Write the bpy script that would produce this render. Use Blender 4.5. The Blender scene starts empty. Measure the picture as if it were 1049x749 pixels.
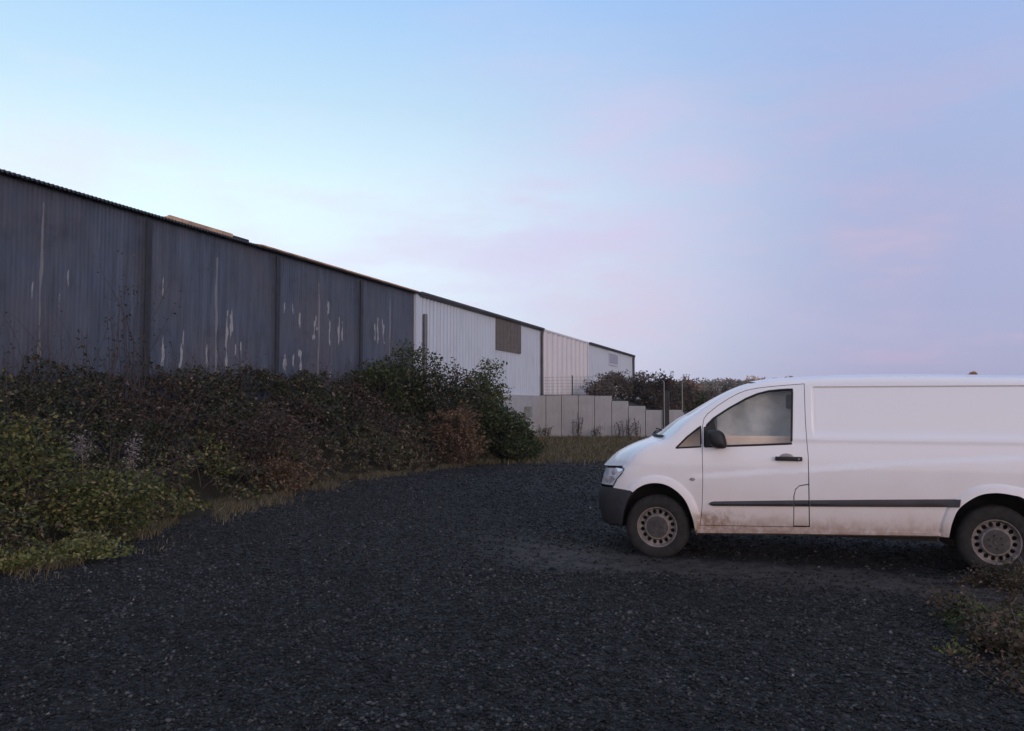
import bpy, bmesh, math, random
import numpy as np
from mathutils import Vector, Matrix, noise
from mathutils.geometry import delaunay_2d_cdt

random.seed(5); RNG = np.random.default_rng(5)
scn = bpy.context.scene
COL = scn.collection
F, CX, CY = 830.0, 524.5, 374.5          # pinhole of the photograph
CAMH = 1.65
PITCH = math.atan(38.5 / F)
CP, SP = math.cos(PITCH), math.sin(PITCH)

# ------------------------------------------------------------------ survey helpers
def ray(px, py):
    a = (px - CX) / F; b = (CY - py) / F
    return Vector((a, CP - b * SP, SP + b * CP))
EYE = Vector((0, 0, CAMH))
def at_depth(px, py, Y):
    r = ray(px, py); return EYE + r * (Y / r.y)
def on_ground(px, py, z=0.0):
    r = ray(px, py); return EYE + r * ((z - CAMH) / r.z)
def on_plane(px, py, p0, n):
    r = ray(px, py); return EYE + r * ((p0 - EYE).dot(n) / r.dot(n))
def sstep(a, b, x):
    t = min(1.0, max(0.0, (x - a) / (b - a))); return t * t * (3 - 2 * t)
def fbm(x, y, z=0.0, o=4):
    return noise.fractal(Vector((x, y, z)), 1.0, 2.0, o)

# ------------------------------------------------------------------ object helpers
def tag(o, label=None, cat=None, group=None, kind=None):
    if label: o['label'] = label
    if cat: o['category'] = cat
    if group: o['group'] = group
    if kind: o['kind'] = kind
    return o
def empty(name, loc, rz=0.0, label=None, cat=None, group=None):
    o = bpy.data.objects.new(name, None); COL.objects.link(o)
    o.empty_display_size = 0.2
    o.location = loc; o.rotation_euler = (0, 0, rz)
    return tag(o, label, cat, group)
def link(name, me, mat, parent=None, smooth=False, angle=35):
    if mat is not None:
        for m in (mat if isinstance(mat, (list, tuple)) else [mat]): me.materials.append(m)
    if smooth:
        me.polygons.foreach_set('use_smooth', [True] * len(me.polygons))
        me.set_sharp_from_angle(angle=math.radians(angle))
    o = bpy.data.objects.new(name, me); COL.objects.link(o)
    if parent is not None: o.parent = parent
    return o
def from_bm(name, bm, mat, parent=None, smooth=False, angle=35):
    bmesh.ops.recalc_face_normals(bm, faces=bm.faces[:])
    me = bpy.data.meshes.new(name); bm.to_mesh(me); bm.free()
    return link(name, me, mat, parent, smooth, angle)
def from_np(name, V, Q, mat, parent=None, smooth=False):
    V = np.asarray(V, np.float32).reshape(-1, 3); Q = np.asarray(Q, np.int32)
    k = Q.shape[1]
    me = bpy.data.meshes.new(name)
    me.vertices.add(len(V)); me.vertices.foreach_set('co', V.ravel())
    me.loops.add(Q.size); me.loops.foreach_set('vertex_index', Q.ravel())
    me.polygons.add(len(Q))
    me.polygons.foreach_set('loop_start', np.arange(0, Q.size, k, dtype=np.int32))
    me.polygons.foreach_set('loop_total', np.full(len(Q), k, np.int32))
    me.update(calc_edges=True); me.validate()
    return link(name, me, mat, parent, smooth)
def add_box(bm, lo, hi, bev=0.0):
    lo = Vector(lo); hi = Vector(hi)
    r = bmesh.ops.create_cube(bm, size=1.0)
    vs = r['verts']
    for v in vs:
        v.co = Vector(((lo.x + hi.x) / 2 + v.co.x * (hi.x - lo.x), (lo.y + hi.y) / 2 + v.co.y * (hi.y - lo.y), (lo.z + hi.z) / 2 + v.co.z * (hi.z - lo.z)))
    if bev > 0:
        es = list({e for v in vs for e in v.link_edges})
        bmesh.ops.bevel(bm, geom=es, offset=bev, segments=2, affect='EDGES', profile=0.5)
def add_tube(bm, pts, rad, n=6, cap=True):
    pts = [Vector(p) for p in pts]
    if not isinstance(rad, (list, tuple)): rad = [rad] * len(pts)
    rings = []
    for i, p in enumerate(pts):
        d = (pts[min(i + 1, len(pts) - 1)] - pts[max(i - 1, 0)])
        if d.length < 1e-9: d = Vector((0, 0, 1))
        d.normalize()
        s = d.cross(Vector((0, 0, 1)) if abs(d.z) < 0.9 else Vector((1, 0, 0))).normalized()
        t = d.cross(s)
        rings.append([bm.verts.new(p + (s * math.cos(2 * math.pi * k / n) + t * math.sin(2 * math.pi * k / n)) * rad[i]) for k in range(n)])
    for a, b in zip(rings, rings[1:]):
        for k in range(n): bm.faces.new((a[k], a[(k + 1) % n], b[(k + 1) % n], b[k]))
    if cap:
        bm.faces.new(rings[0]); bm.faces.new(rings[-1])
def add_prism(bm, poly, y0, y1):
    """closed polygon of (x, z) extruded along y"""
    a = [bm.verts.new((x, y0, z)) for x, z in poly]; b = [bm.verts.new((x, y1, z)) for x, z in poly]
    bm.faces.new(a); bm.faces.new(b[::-1])
    n = len(poly)
    for i in range(n): bm.faces.new((a[i], a[(i + 1) % n], b[(i + 1) % n], b[i]))
def spline(pts, n=6, closed=False):
    """Catmull-Rom through 2-D points"""
    P = [np.array(p, float) for p in pts]; out = []; m = len(P)
    for i in range(m if closed else m - 1):
        p1, p2 = P[i], P[(i + 1) % m]
        p0 = P[(i - 1) % m] if (closed or i > 0) else p1
        p3 = P[(i + 2) % m] if (closed or i + 2 < m) else p2
        for k in range(n):
            t = k / n
            out.append(tuple(0.5 * (2 * p1 + (p2 - p0) * t + (2 * p0 - 5 * p1 + 4 * p2 - p3) * t * t + (3 * p1 - p0 - 3 * p2 + p3) * t ** 3)))
    if not closed: out.append(tuple(P[-1]))
    return out

# ------------------------------------------------------------------ materials
class N:
    def __init__(s, name):
        s.m = bpy.data.materials.new(name); s.m.use_nodes = True
        s.t = s.m.node_tree; s.t.nodes.clear()
        s.out = s.n('ShaderNodeOutputMaterial')
    def n(s, typ, **kw):
        nd = s.t.nodes.new(typ)
        for k, v in kw.items():
            if k.startswith('i_'):
                key = k[2:]
                nd.inputs[int(key) if key.isdigit() else key.replace('_', ' ')].default_value = v
            else: setattr(nd, k, v)
        return nd
    def l(s, a, b): s.t.links.new(a, b)
    def coord(s, scale=(1, 1, 1), kind='Object'):
        c = s.n('ShaderNodeTexCoord'); mp = s.n('ShaderNodeMapping'); mp.inputs['Scale'].default_value = scale
        s.l(c.outputs[kind], mp.inputs[0]); return mp.outputs[0]
    def noise(s, vec, scale, detail=4, rough=0.55):
        nd = s.n('ShaderNodeTexNoise'); nd.inputs['Scale'].default_value = scale
        nd.inputs['Detail'].default_value = detail; nd.inputs['Roughness'].default_value = rough
        s.l(vec, nd.inputs['Vector']); return nd.outputs['Fac']
    def ramp(s, fac, stops, interp='LINEAR'):
        r = s.n('ShaderNodeValToRGB'); r.color_ramp.interpolation = interp
        e = r.color_ramp.elements
        while len(e) < len(stops): e.new(0.5)
        for el, (p, c) in zip(e, stops):
            el.position = p; el.color = (c[0], c[1], c[2], 1) if isinstance(c, (tuple, list)) else (c, c, c, 1)
        s.l(fac, r.inputs[0]); return r.outputs[0]
    def mix(s, fac, a, b, blend='MIX'):
        m = s.n('ShaderNodeMix', data_type='RGBA', blend_type=blend)
        for sock, v in ((m.inputs[0], fac), (m.inputs[6], a), (m.inputs[7], b)):
            if hasattr(v, 'is_linked'): s.l(v, sock)
            elif isinstance(v, (tuple, list)): sock.default_value = (v[0], v[1], v[2], 1)
            else: sock.default_value = v
        return m.outputs[2]
    def math(s, op, a, b=0.0, clamp=False):
        m = s.n('ShaderNodeMath', operation=op, use_clamp=clamp)
        for sock, v in ((m.inputs[0], a), (m.inputs[1], b)):
            if hasattr(v, 'is_linked'): s.l(v, sock)
            else: sock.default_value = v
        return m.outputs[0]
    def smooth(s, x, a, b):
        m = s.n('ShaderNodeMapRange', interpolation_type='SMOOTHSTEP')
        m.inputs[1].default_value = a; m.inputs[2].default_value = b
        s.l(x, m.inputs[0]); return m.outputs[0]
    def bsdf(s, color, rough=0.6, metal=0.0, spec=0.5, bump=None, bstr=0.3, bdist=0.01, coat=0.0):
        p = s.n('ShaderNodeBsdfPrincipled')
        for key, v in (('Base Color', color), ('Roughness', rough), ('Metallic', metal), ('Specular IOR Level', spec), ('Coat Weight', coat)):
            if hasattr(v, 'is_linked'): s.l(v, p.inputs[key])
            elif isinstance(v, (tuple, list)): p.inputs[key].default_value = (v[0], v[1], v[2], 1)
            else: p.inputs[key].default_value = v
        if bump is not None:
            b = s.n('ShaderNodeBump'); b.inputs['Strength'].default_value = bstr; b.inputs['Distance'].default_value = bdist
            s.l(bump, b.inputs['Height']); s.l(b.outputs[0], p.inputs['Normal'])
        return p
    def done(s, sh):
        s.l(sh.outputs[0] if hasattr(sh, 'outputs') else sh, s.out.inputs['Surface']); return s.m

def plain(name, c, rough=0.6, metal=0.0, var=0.25, scale=8.0, bstr=0.15, spec=0.5):
    k = N(name); v = k.coord()
    f = k.noise(v, scale, 6)
    col = k.mix(k.ramp(f, [(0.3, 0.0), (0.7, 1.0)]), tuple(x * (1 - var) for x in c), tuple(min(1, x * (1 + var)) for x in c))
    f2 = k.noise(v, scale * 9, 3)
    return k.done(k.bsdf(col, rough, metal, spec, f2, bstr, 0.004))

def leaf_mat(name, stops, transl=0.25, rough=0.55, spec=0.3):
    k = N(name); g = k.n('ShaderNodeNewGeometry')
    col = k.ramp(g.outputs['Random Per Island'], stops)
    p = k.bsdf(col, rough, 0, spec)
    t = k.n('ShaderNodeBsdfTranslucent'); k.l(col, t.inputs[0])
    mx = k.n('ShaderNodeMixShader'); mx.inputs[0].default_value = transl
    k.l(p.outputs[0], mx.inputs[1]); k.l(t.outputs[0], mx.inputs[2])
    return k.done(mx)

# gravel ground : dark slag, worn earth band by the van, grass beyond
def mat_ground():
    k = N('dark_gravel'); v = k.coord()
    sep = k.n('ShaderNodeSeparateXYZ'); k.l(v, sep.inputs[0])
    vor = k.n('ShaderNodeTexVoronoi', feature='F1'); vor.inputs['Scale'].default_value = 34; k.l(v, vor.inputs['Vector'])
    vor2 = k.n('ShaderNodeTexVoronoi', feature='F1'); vor2.inputs['Scale'].default_value = 80; k.l(v, vor2.inputs['Vector'])
    big = k.noise(v, 0.55, 5); mid = k.noise(v, 3.0, 6, 0.7)
    sc0 = k.n('ShaderNodeSeparateColor'); k.l(vor.outputs['Color'], sc0.inputs[0])
    stone = k.ramp(sc0.outputs[0], [(0.0, (0.0035, 0.0035, 0.0036)), (0.45, (0.010, 0.0099, 0.0102)), (0.85, (0.028, 0.027, 0.027)), (1.0, (0.10, 0.092, 0.085))])
    col = k.mix(k.ramp(mid, [(0.35, 0.0), (0.7, 1.0)]), stone, k.mix(0.5, stone, (0.0075, 0.0075, 0.0075)))
    col = k.mix(k.math('MULTIPLY', k.smooth(big, 0.45, 0.65), 0.35), col, (0.034, 0.032, 0.031))
    at = k.n('ShaderNodeAttribute', attribute_name='earth')
    earth = k.mix(mid, (0.050, 0.044, 0.041), (0.125, 0.110, 0.102))
    ef = k.math('MULTIPLY', at.outputs['Fac'], k.smooth(k.noise(v, 5, 6, 0.75), 0.33, 0.62))
    col = k.mix(ef, col, earth)
    ag = k.n('ShaderNodeAttribute', attribute_name='turf')
    turf = k.mix(mid, (0.030, 0.025, 0.014), (0.085, 0.064, 0.036))
    gf = k.smooth(k.math('ADD', ag.outputs['Fac'], k.math('MULTIPLY', k.math('SUBTRACT', mid, 0.5), 0.8)), 0.4, 0.6)
    col = k.mix(gf, col, turf)
    lump = k.noise(v, 13.0, 5, 0.65)
    h0 = k.math('ADD', k.math('ADD', k.math('MULTIPLY', vor.outputs['Distance'], -1.0), k.math('MULTIPLY', vor2.outputs['Distance'], -0.4)), k.math('MULTIPLY', mid, 0.8))
    h = k.math('ADD', h0, k.math('MULTIPLY', lump, 1.6))
    return k.done(k.bsdf(col, 0.8, 0, 0.3, h, 1.0, 0.045))
M = {}
M['ground'] = mat_ground()
def mat_stone():
    k = N('slag_stone'); g = k.n('ShaderNodeNewGeometry')
    col = k.ramp(g.outputs['Random Per Island'], [(0.0, (0.0030, 0.0030, 0.0031)), (0.45, (0.0068, 0.0065, 0.0063)), (0.75, (0.022, 0.0208, 0.0200)), (0.92, (0.058, 0.056, 0.056)), (0.993, (0.085, 0.081, 0.080)), (0.999, (0.11, 0.10, 0.10)), (1.0, (0.24, 0.22, 0.20))])
    pn = k.noise(k.coord(), 0.9, 5, 0.6)
    col = k.mix(1.0, col, k.ramp(pn, [(0.32, 0.42), (0.68, 1.30)]), 'MULTIPLY')
    return k.done(k.bsdf(col, 0.65, 0, 0.3))
M['stone'] = mat_stone()

def mat_dark_clad():
    k = N('peeling_dark_cladding'); v = k.coord()
    st = k.noise(k.coord((3.0, 1, 0.25)), 2.0, 6, 0.65); bl = k.noise(v, 0.45, 5); fine = k.noise(k.coord((24, 1, 1.2)), 1.0, 4, 0.7)
    col = k.mix(k.ramp(st, [(0.3, 0.0), (0.72, 1.0)]), (0.042, 0.054, 0.078), (0.108, 0.124, 0.164))
    col = k.mix(k.math('MULTIPLY', k.smooth(bl, 0.4, 0.68), 0.55), col, (0.100, 0.086, 0.092))
    col = k.mix(k.math('MULTIPLY', k.smooth(fine, 0.48, 0.72), 0.5), col, (0.030, 0.033, 0.042))
    blo = k.noise(k.coord((0.7, 1, 0.9)), 1.3, 7, 0.7)
    col = k.mix(k.math('MULTIPLY', k.smooth(blo, 0.50, 0.72), 0.6), col, (0.030, 0.033, 0.040))
    a = k.n('ShaderNodeAttribute', attribute_name='peel')
    jag = k.noise(k.coord((14, 1, 2.6)), 1.0, 6, 0.75)
    pf = k.smooth(k.math('ADD', a.outputs['Fac'], k.math('MULTIPLY', k.math('SUBTRACT', jag, 0.5), 2.6)), 0.5, 0.62)
    sp = k.smooth(k.noise(k.coord((16, 1, 2.2)), 1.0, 3, 0.6), 0.735, 0.76)
    pf = k.math('MAXIMUM', pf, k.math('MULTIPLY', sp, 0.6))
    col = k.mix(pf, col, k.mix(jag, (0.20, 0.195, 0.19), (0.38, 0.37, 0.36)))
    aj = k.n('ShaderNodeAttribute', attribute_name='joint')
    jf = k.smooth(k.math('ADD', aj.outputs['Fac'], k.math('MULTIPLY', k.math('SUBTRACT', jag, 0.5), 1.6)), 0.35, 0.75)
    col = k.mix(k.math('MULTIPLY', jf, 0.85), col, k.mix(st, (0.13, 0.125, 0.12), (0.27, 0.26, 0.25)))
    return k.done(k.bsdf(col, 0.62, 0, 0.4, fine, 0.25, 0.01))
M['dark_clad'] = mat_dark_clad()
def mat_white_clad(name, base, grime):
    k = N(name); v = k.coord()
    st = k.noise(k.coord((2.2, 1, 0.22)), 2.0, 6, 0.6); bl = k.noise(v, 0.6, 4)
    col = k.mix(k.math('MULTIPLY', k.smooth(st, 0.45, 0.8), 0.55), base, grime)
    col = k.mix(k.math('MULTIPLY', k.smooth(bl, 0.45, 0.7), 0.25), col, tuple(x * 0.75 for x in base))
    return k.done(k.bsdf(col, 0.45, 0, 0.4, st, 0.05, 0.01))
M['white_clad'] = mat_white_clad('white_cladding', (0.51, 0.555, 0.61), (0.34, 0.365, 0.395))
M['cream_clad'] = mat_white_clad('cream_cladding', (0.70, 0.65, 0.62), (0.50, 0.46, 0.43))
M['pale_clad'] = mat_white_clad('pale_cladding', (0.53, 0.57, 0.62), (0.40, 0.42, 0.46))
M['roof'] = plain('weathered_roof_sheet', (0.045, 0.045, 0.050), 0.7, 0, 0.4, 2.0)
M['rust'] = plain('rusty_flashing', (0.40, 0.225, 0.12), 0.75, 0, 0.45, 3.0)  # orange-brown strip along the roof edge
M['plank'] = plain('weathered_plank', (0.50, 0.32, 0.20), 0.8, 0, 0.4, 3.0)
M['steel_dark'] = plain('dark_steel', (0.020, 0.019, 0.021), 0.6, 0, 0.4, 5.0)
M['gutter'] = plain('grey_gutter', (0.055, 0.055, 0.062), 0.5, 0, 0.25, 3.0)
M['pipe'] = plain('grey_downpipe', (0.11, 0.11, 0.12), 0.5, 0, 0.25, 3.0)
M['brown_pane'] = plain('brown_shutter', (0.115, 0.090, 0.068), 0.65, 0, 0.25, 6.0)
M['lilac_pane'] = plain('lilac_panel', (0.34, 0.32, 0.37), 0.5, 0, 0.1, 4.0)
def mat_conc():
    k = N('raw_concrete'); v = k.coord()
    a = k.noise(v, 1.3, 6, 0.6); b = k.noise(k.coord((3.5, 3.5, 0.35)), 2.0, 6, 0.65); c = k.noise(v, 30, 3)
    col = k.mix(a, (0.26, 0.255, 0.25), (0.44, 0.43, 0.43))
    col = k.mix(k.math('MULTIPLY', k.smooth(b, 0.5, 0.78), 0.5), col, (0.19, 0.185, 0.18))
    return k.done(k.bsdf(col, 0.85, 0, 0.3, c, 0.2, 0.006))
M['concrete'] = mat_conc()
M['wire'] = plain('galvanised_wire', (0.13, 0.13, 0.135), 0.5, 0.3, 0.2, 4)
M['wood_post'] = plain('dark_wood', (0.030, 0.027, 0.024), 0.85, 0, 0.4, 6)
M['pole'] = plain('pale_pole', (0.20, 0.21, 0.19), 0.6, 0, 0.2, 5)
M['bark'] = plain('bark', (0.045, 0.036, 0.030), 0.9, 0, 0.4, 9)
M['twig'] = plain('bramble_cane', (0.050, 0.036, 0.032), 0.8, 0, 0.4, 20)
M['dry_stem'] = plain('dry_stem', (0.13, 0.10, 0.085), 0.9, 0, 0.35, 25)
# foliage palettes
M['lf_bramble'] = leaf_mat('bramble_leaves', [(0.0, (0.013, 0.018, 0.008)), (0.50, (0.032, 0.040, 0.016)), (0.80, (0.058, 0.054, 0.028)), (0.93, (0.095, 0.064, 0.044)), (0.98, (0.18, 0.14, 0.085)), (1.0, (0.32, 0.26, 0.17))])
M['lf_green'] = leaf_mat('dark_green_leaves', [(0.0, (0.020, 0.030, 0.010)), (0.6, (0.042, 0.058, 0.018)), (0.9, (0.075, 0.095, 0.026)), (1.0, (0.15, 0.13, 0.05))])
M['lf_bright'] = leaf_mat('fresh_green_leaves', [(0.0, (0.030, 0.045, 0.012)), (0.6, (0.060, 0.085, 0.020)), (1.0, (0.12, 0.13, 0.03))])
M['lf_yellow'] = leaf_mat('yellowing_leaves', [(0.0, (0.024, 0.034, 0.010)), (0.40, (0.072, 0.086, 0.022)), (0.80, (0.14, 0.14, 0.040)), (0.96, (0.25, 0.21, 0.075)), (1.0, (0.22, 0.12, 0.05))])
M['lf_rust'] = leaf_mat('rusty_dry_leaves', [(0.0, (0.060, 0.040, 0.022)), (0.5, (0.13, 0.080, 0.044)), (1.0, (0.26, 0.15, 0.075))])
M['lf_red'] = leaf_mat('reddish_leaves', [(0.0, (0.020, 0.018, 0.011)), (0.5, (0.050, 0.036, 0.025)), (0.9, (0.10, 0.060, 0.044)), (1.0, (0.20, 0.14, 0.11))])
M['lf_seed'] = leaf_mat('pale_seed_heads', [(0.0, (0.14, 0.12, 0.12)), (1.0, (0.30, 0.26, 0.26))])
M['lf_grass'] = leaf_mat('dry_grass_blades', [(0.0, (0.045, 0.042, 0.018)), (0.5, (0.13, 0.105, 0.055)), (1.0, (0.30, 0.235, 0.14))])
M['lf_turf'] = leaf_mat('rough_turf_blades', [(0.0, (0.050, 0.046, 0.018)), (0.55, (0.12, 0.098, 0.042)), (1.0, (0.22, 0.16, 0.085))])
M['lf_lime'] = leaf_mat('lime_weed_leaves', [(0.0, (0.07, 0.085, 0.02)), (0.6, (0.14, 0.15, 0.045)), (1.0, (0.27, 0.24, 0.10))])
M['lf_hill'] = leaf_mat('hill_shrub_leaves', [(0.0, (0.050, 0.040, 0.030)), (0.5, (0.105, 0.082, 0.060)), (1.0, (0.20, 0.140, 0.105))])
M['lf_tree'] = leaf_mat('olive_tree_leaves', [(0.0, (0.12, 0.12, 0.088)), (0.6, (0.22, 0.20, 0.15)), (1.0, (0.32, 0.27, 0.20))])
M['lf_amber'] = leaf_mat('amber_tree_leaves', [(0.0, (0.36, 0.20, 0.09)), (0.6, (0.58, 0.34, 0.15)), (1.0, (0.70, 0.46, 0.22))])
M['lf_brown'] = leaf_mat('brown_tree_leaves', [(0.0, (0.18, 0.12, 0.09)), (0.6, (0.32, 0.20, 0.145)), (1.0, (0.44, 0.28, 0.19))])
M['lf_dead'] = leaf_mat('dead_weed_leaves', [(0.0, (0.030, 0.024, 0.016)), (0.4, (0.055, 0.055, 0.024)), (0.7, (0.085, 0.060, 0.042)), (0.92, (0.15, 0.090, 0.070)), (1.0, (0.26, 0.17, 0.13))])

# van
def mat_van():
    k = N('muddy_white_paint'); v = k.coord()
    sep = k.n('ShaderNodeSeparateXYZ'); k.l(v, sep.inputs[0])
    n1 = k.noise(v, 2.2, 6, 0.6); n2 = k.noise(k.coord((7, 7, 5)), 1.6, 7, 0.72)
    z = k.math('ADD', sep.outputs['Z'], k.math('MULTIPLY', k.math('SUBTRACT', n1, 0.5), 0.5))
    film = k.math('SUBTRACT', 1.0, k.smooth(z, 0.30, 1.25))
    low = k.math('SUBTRACT', 1.0, k.smooth(z, 0.22, 0.62))
    ux = k.math('MULTIPLY', k.smooth(sep.outputs['X'], 0.36, 0.46), k.math('SUBTRACT', 1.0, k.smooth(sep.outputs['X'], 0.62, 1.05)))
    zz = k.math('SUBTRACT', 1.0, k.smooth(k.math('ABSOLUTE', k.math('SUBTRACT', sep.outputs['Z'], 0.43)), 0.03, 0.14))
    spl = k.math('MULTIPLY', k.math('MULTIPLY', ux, zz), k.smooth(n2, 0.38, 0.66))
    col = k.mix(k.math('MULTIPLY', film, 0.66), (0.80, 0.795, 0.81), (0.56, 0.455, 0.395))
    col = k.mix(k.math('MULTIPLY', k.math('MULTIPLY', low, k.smooth(n2, 0.35, 0.75)), 0.75), col, (0.33, 0.21, 0.14))
    col = k.mix(k.math('MULTIPLY', spl, 0.7), col, (0.22, 0.13, 0.075))
    rim_d = k.math('MULTIPLY', k.math('SUBTRACT', 1.0, k.smooth(sep.outputs['Z'], 0.30, 0.54)), k.smooth(n2, 0.12, 0.62))
    col = k.mix(k.math('MULTIPLY', rim_d, 0.9), col, (0.24, 0.145, 0.095))
    return k.done(k.bsdf(col, k.ramp(film, [(0, 0.22), (1, 0.6)]), 0, 0.5, n2, 0.03, 0.003, coat=k.math('MULTIPLY', k.math('SUBTRACT', 1.0, film), 0.5)))
M['van'] = mat_van()
M['bumper'] = plain('grey_bumper_plastic', (0.025, 0.0245, 0.027), 0.65, 0, 0.25, 5)
M['strip'] = plain('rub_strip_plastic', (0.030, 0.028, 0.032), 0.5, 0, 0.3, 6)
M['black'] = plain('black_plastic', (0.010, 0.010, 0.011), 0.6, 0, 0.2, 6)
M['liner'] = plain('dirty_black_liner', (0.014, 0.012, 0.011), 0.9, 0, 0.3, 6)
M['tyre'] = plain('muddy_tyre', (0.017, 0.0155, 0.0145), 0.9, 0, 0.6, 14, 0.6)
M['rim'] = plain('dirty_steel_rim', (0.170, 0.145, 0.132), 0.6, 0.0, 0.35, 9)
M['hub'] = plain('muddy_hub_cap', (0.045, 0.040, 0.038), 0.7, 0, 0.4, 20)
M['grey_lens'] = plain('grey_lens', (0.25, 0.24, 0.24), 0.3, 0, 0.1, 5)
M['seat'] = plain('dark_seat_fabric', (0.022, 0.022, 0.026), 0.9, 0, 0.2, 30)
def mat_blind():
    k = N('crumpled_grey_cloth'); v = k.coord()
    n = k.noise(k.coord((2.2, 1, 3.5)), 2.0, 5, 0.6); n2 = k.noise(v, 9, 4)
    sep = k.n('ShaderNodeSeparateXYZ'); k.l(v, sep.inputs[0])
    col = k.mix(k.smooth(n, 0.3, 0.7), (0.72, 0.73, 0.73), (0.92, 0.92, 0.91))
    return k.done(k.bsdf(col, 0.7, 0, 0.3, n, 0.35, 0.03))
M['blind'] = mat_blind()
M['beige'] = plain('beige_lining', (0.78, 0.60, 0.50), 0.8, 0, 0.1, 6)
def mat_glass(name, tint, refl):
    k = N(name)
    t = k.n('ShaderNodeBsdfTransparent'); t.inputs[0].default_value = (*tint, 1)
    g = k.n('ShaderNodeBsdfGlossy'); g.inputs['Roughness'].default_value = 0.03; g.inputs[0].default_value = (1, 1, 1, 1)
    lw = k.n('ShaderNodeLayerWeight'); lw.inputs[0].default_value = 0.5
    frv = k.math('ADD', 0.045, k.math('MULTIPLY', k.math('POWER', lw.outputs['Facing'], 5.0), 0.9))
    nz = k.noise(k.coord(), 6, 3)
    m = k.n('ShaderNodeMixShader'); k.l(frv, m.inputs[0])
    k.l(t.outputs[0], m.inputs[1]); k.l(g.outputs[0], m.inputs[2])
    return k.done(m)
M['glass'] = mat_glass('window_glass', (0.93, 0.95, 0.94), 0.06)
M['screen'] = mat_glass('windscreen_glass', (0.35, 0.40, 0.40), 0.10)
def mat_lamp():
    k = N('headlight_lens'); v = k.coord((1, 1, 1))
    vo = k.n('ShaderNodeTexVoronoi'); vo.inputs['Scale'].default_value = 11; k.l(v, vo.inputs['Vector'])
    sp = k.n('ShaderNodeSeparateColor'); k.l(vo.outputs['Color'], sp.inputs[0])
    col = k.ramp(sp.outputs[0], [(0.0, (0.10, 0.11, 0.13)), (0.25, (0.70, 0.73, 0.78)), (0.7, (0.82, 0.85, 0.9)), (1.0, (0.9, 0.92, 0.95))])
    return k.done(k.bsdf(col, 0.12, 0.35, 0.6, vo.outputs['Distance'], 0.6, 0.02, coat=0.6))
M['lamp'] = mat_lamp()

# ------------------------------------------------------------------ the sheds (frame: x along the wall, y behind it, z up)
BA = math.radians(19.2)
TDIR = Vector((math.sin(BA), math.cos(BA), 0)); NDIR = Vector((math.cos(BA), -math.sin(BA), 0))
DP = 12.0
ORG = -NDIR * DP
RZ_B = math.atan2(TDIR.y, TDIR.x)
def wall_tz(px, py, behind=0.0):
    p = on_plane(px, py, ORG - NDIR * behind, NDIR)
    return (p - ORG).dot(TDIR), p.z
def wpos(t, y, z=0.0): return ORG + TDIR * t - NDIR * y + Vector((0, 0, z))
EAVE = wall_tz(60, 413 - 0.2890 * (816.6 - 60))[1]
T0 = wall_tz(0, 177)[0] - 9.0
TA = wall_tz(425.5, 330)[0]; TB = wall_tz(553.5, 350)[0]; TC = wall_tz(602, 360)[0]; TD = wall_tz(648, 370)[0]
SLOPE = math.tan(math.radians(9)); SPAN = 9.0
PLINTH = 2.02

def clad_wall(name, t0, t1, z0, z1, pitch, depth, kind, mat, parent, dz=None, peel=None, end=True):
    """corrugated sheet wall with real ribs; local x counted from the thing's own origin"""
    per = 6
    if kind == 'sine':
        n = int((t1 - t0) / pitch * per); xs = np.linspace(t0, t1, n + 1)
        ys = -depth * 0.5 * (1 + np.sin(2 * math.pi * xs / pitch))
    else:
        xs, ys = [], []; x = t0
        while x < t1 - 1e-6:
            for f, d in ((0.0, 0), (0.62, 0), (0.70, -depth), (0.92, -depth)):
                if x + f * pitch <= t1: xs.append(x + f * pitch); ys.append(d)
            x += pitch
        xs.append(t1); ys.append(0); xs = np.array(xs); ys = np.array(ys)
    nz = max(1, int((z1 - z0) / dz)) if dz else 1
    zs = np.linspace(z0, z1, nz + 1)
    V = np.empty((len(zs), len(xs), 3), np.float32)
    V[:, :, 0] = xs[None]; V[:, :, 1] = ys[None]; V[:, :, 2] = zs[:, None]
    i = np.arange(len(zs) * len(xs)).reshape(len(zs), len(xs))
    Q = np.stack([i[:-1, :-1], i[:-1, 1:], i[1:, 1:], i[1:, :-1]], -1).reshape(-1, 4)
    o = from_np(name, V, Q, mat, parent)
    if kind == 'sine': o.data.polygons.foreach_set('use_smooth', [True] * len(o.data.polygons))
    if peel is not None:
        a = o.data.attributes.new('peel', 'FLOAT', 'POINT')
        a.data.foreach_set('value', peel(V.reshape(-1, 3)).astype(np.float32))
    return o

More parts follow.
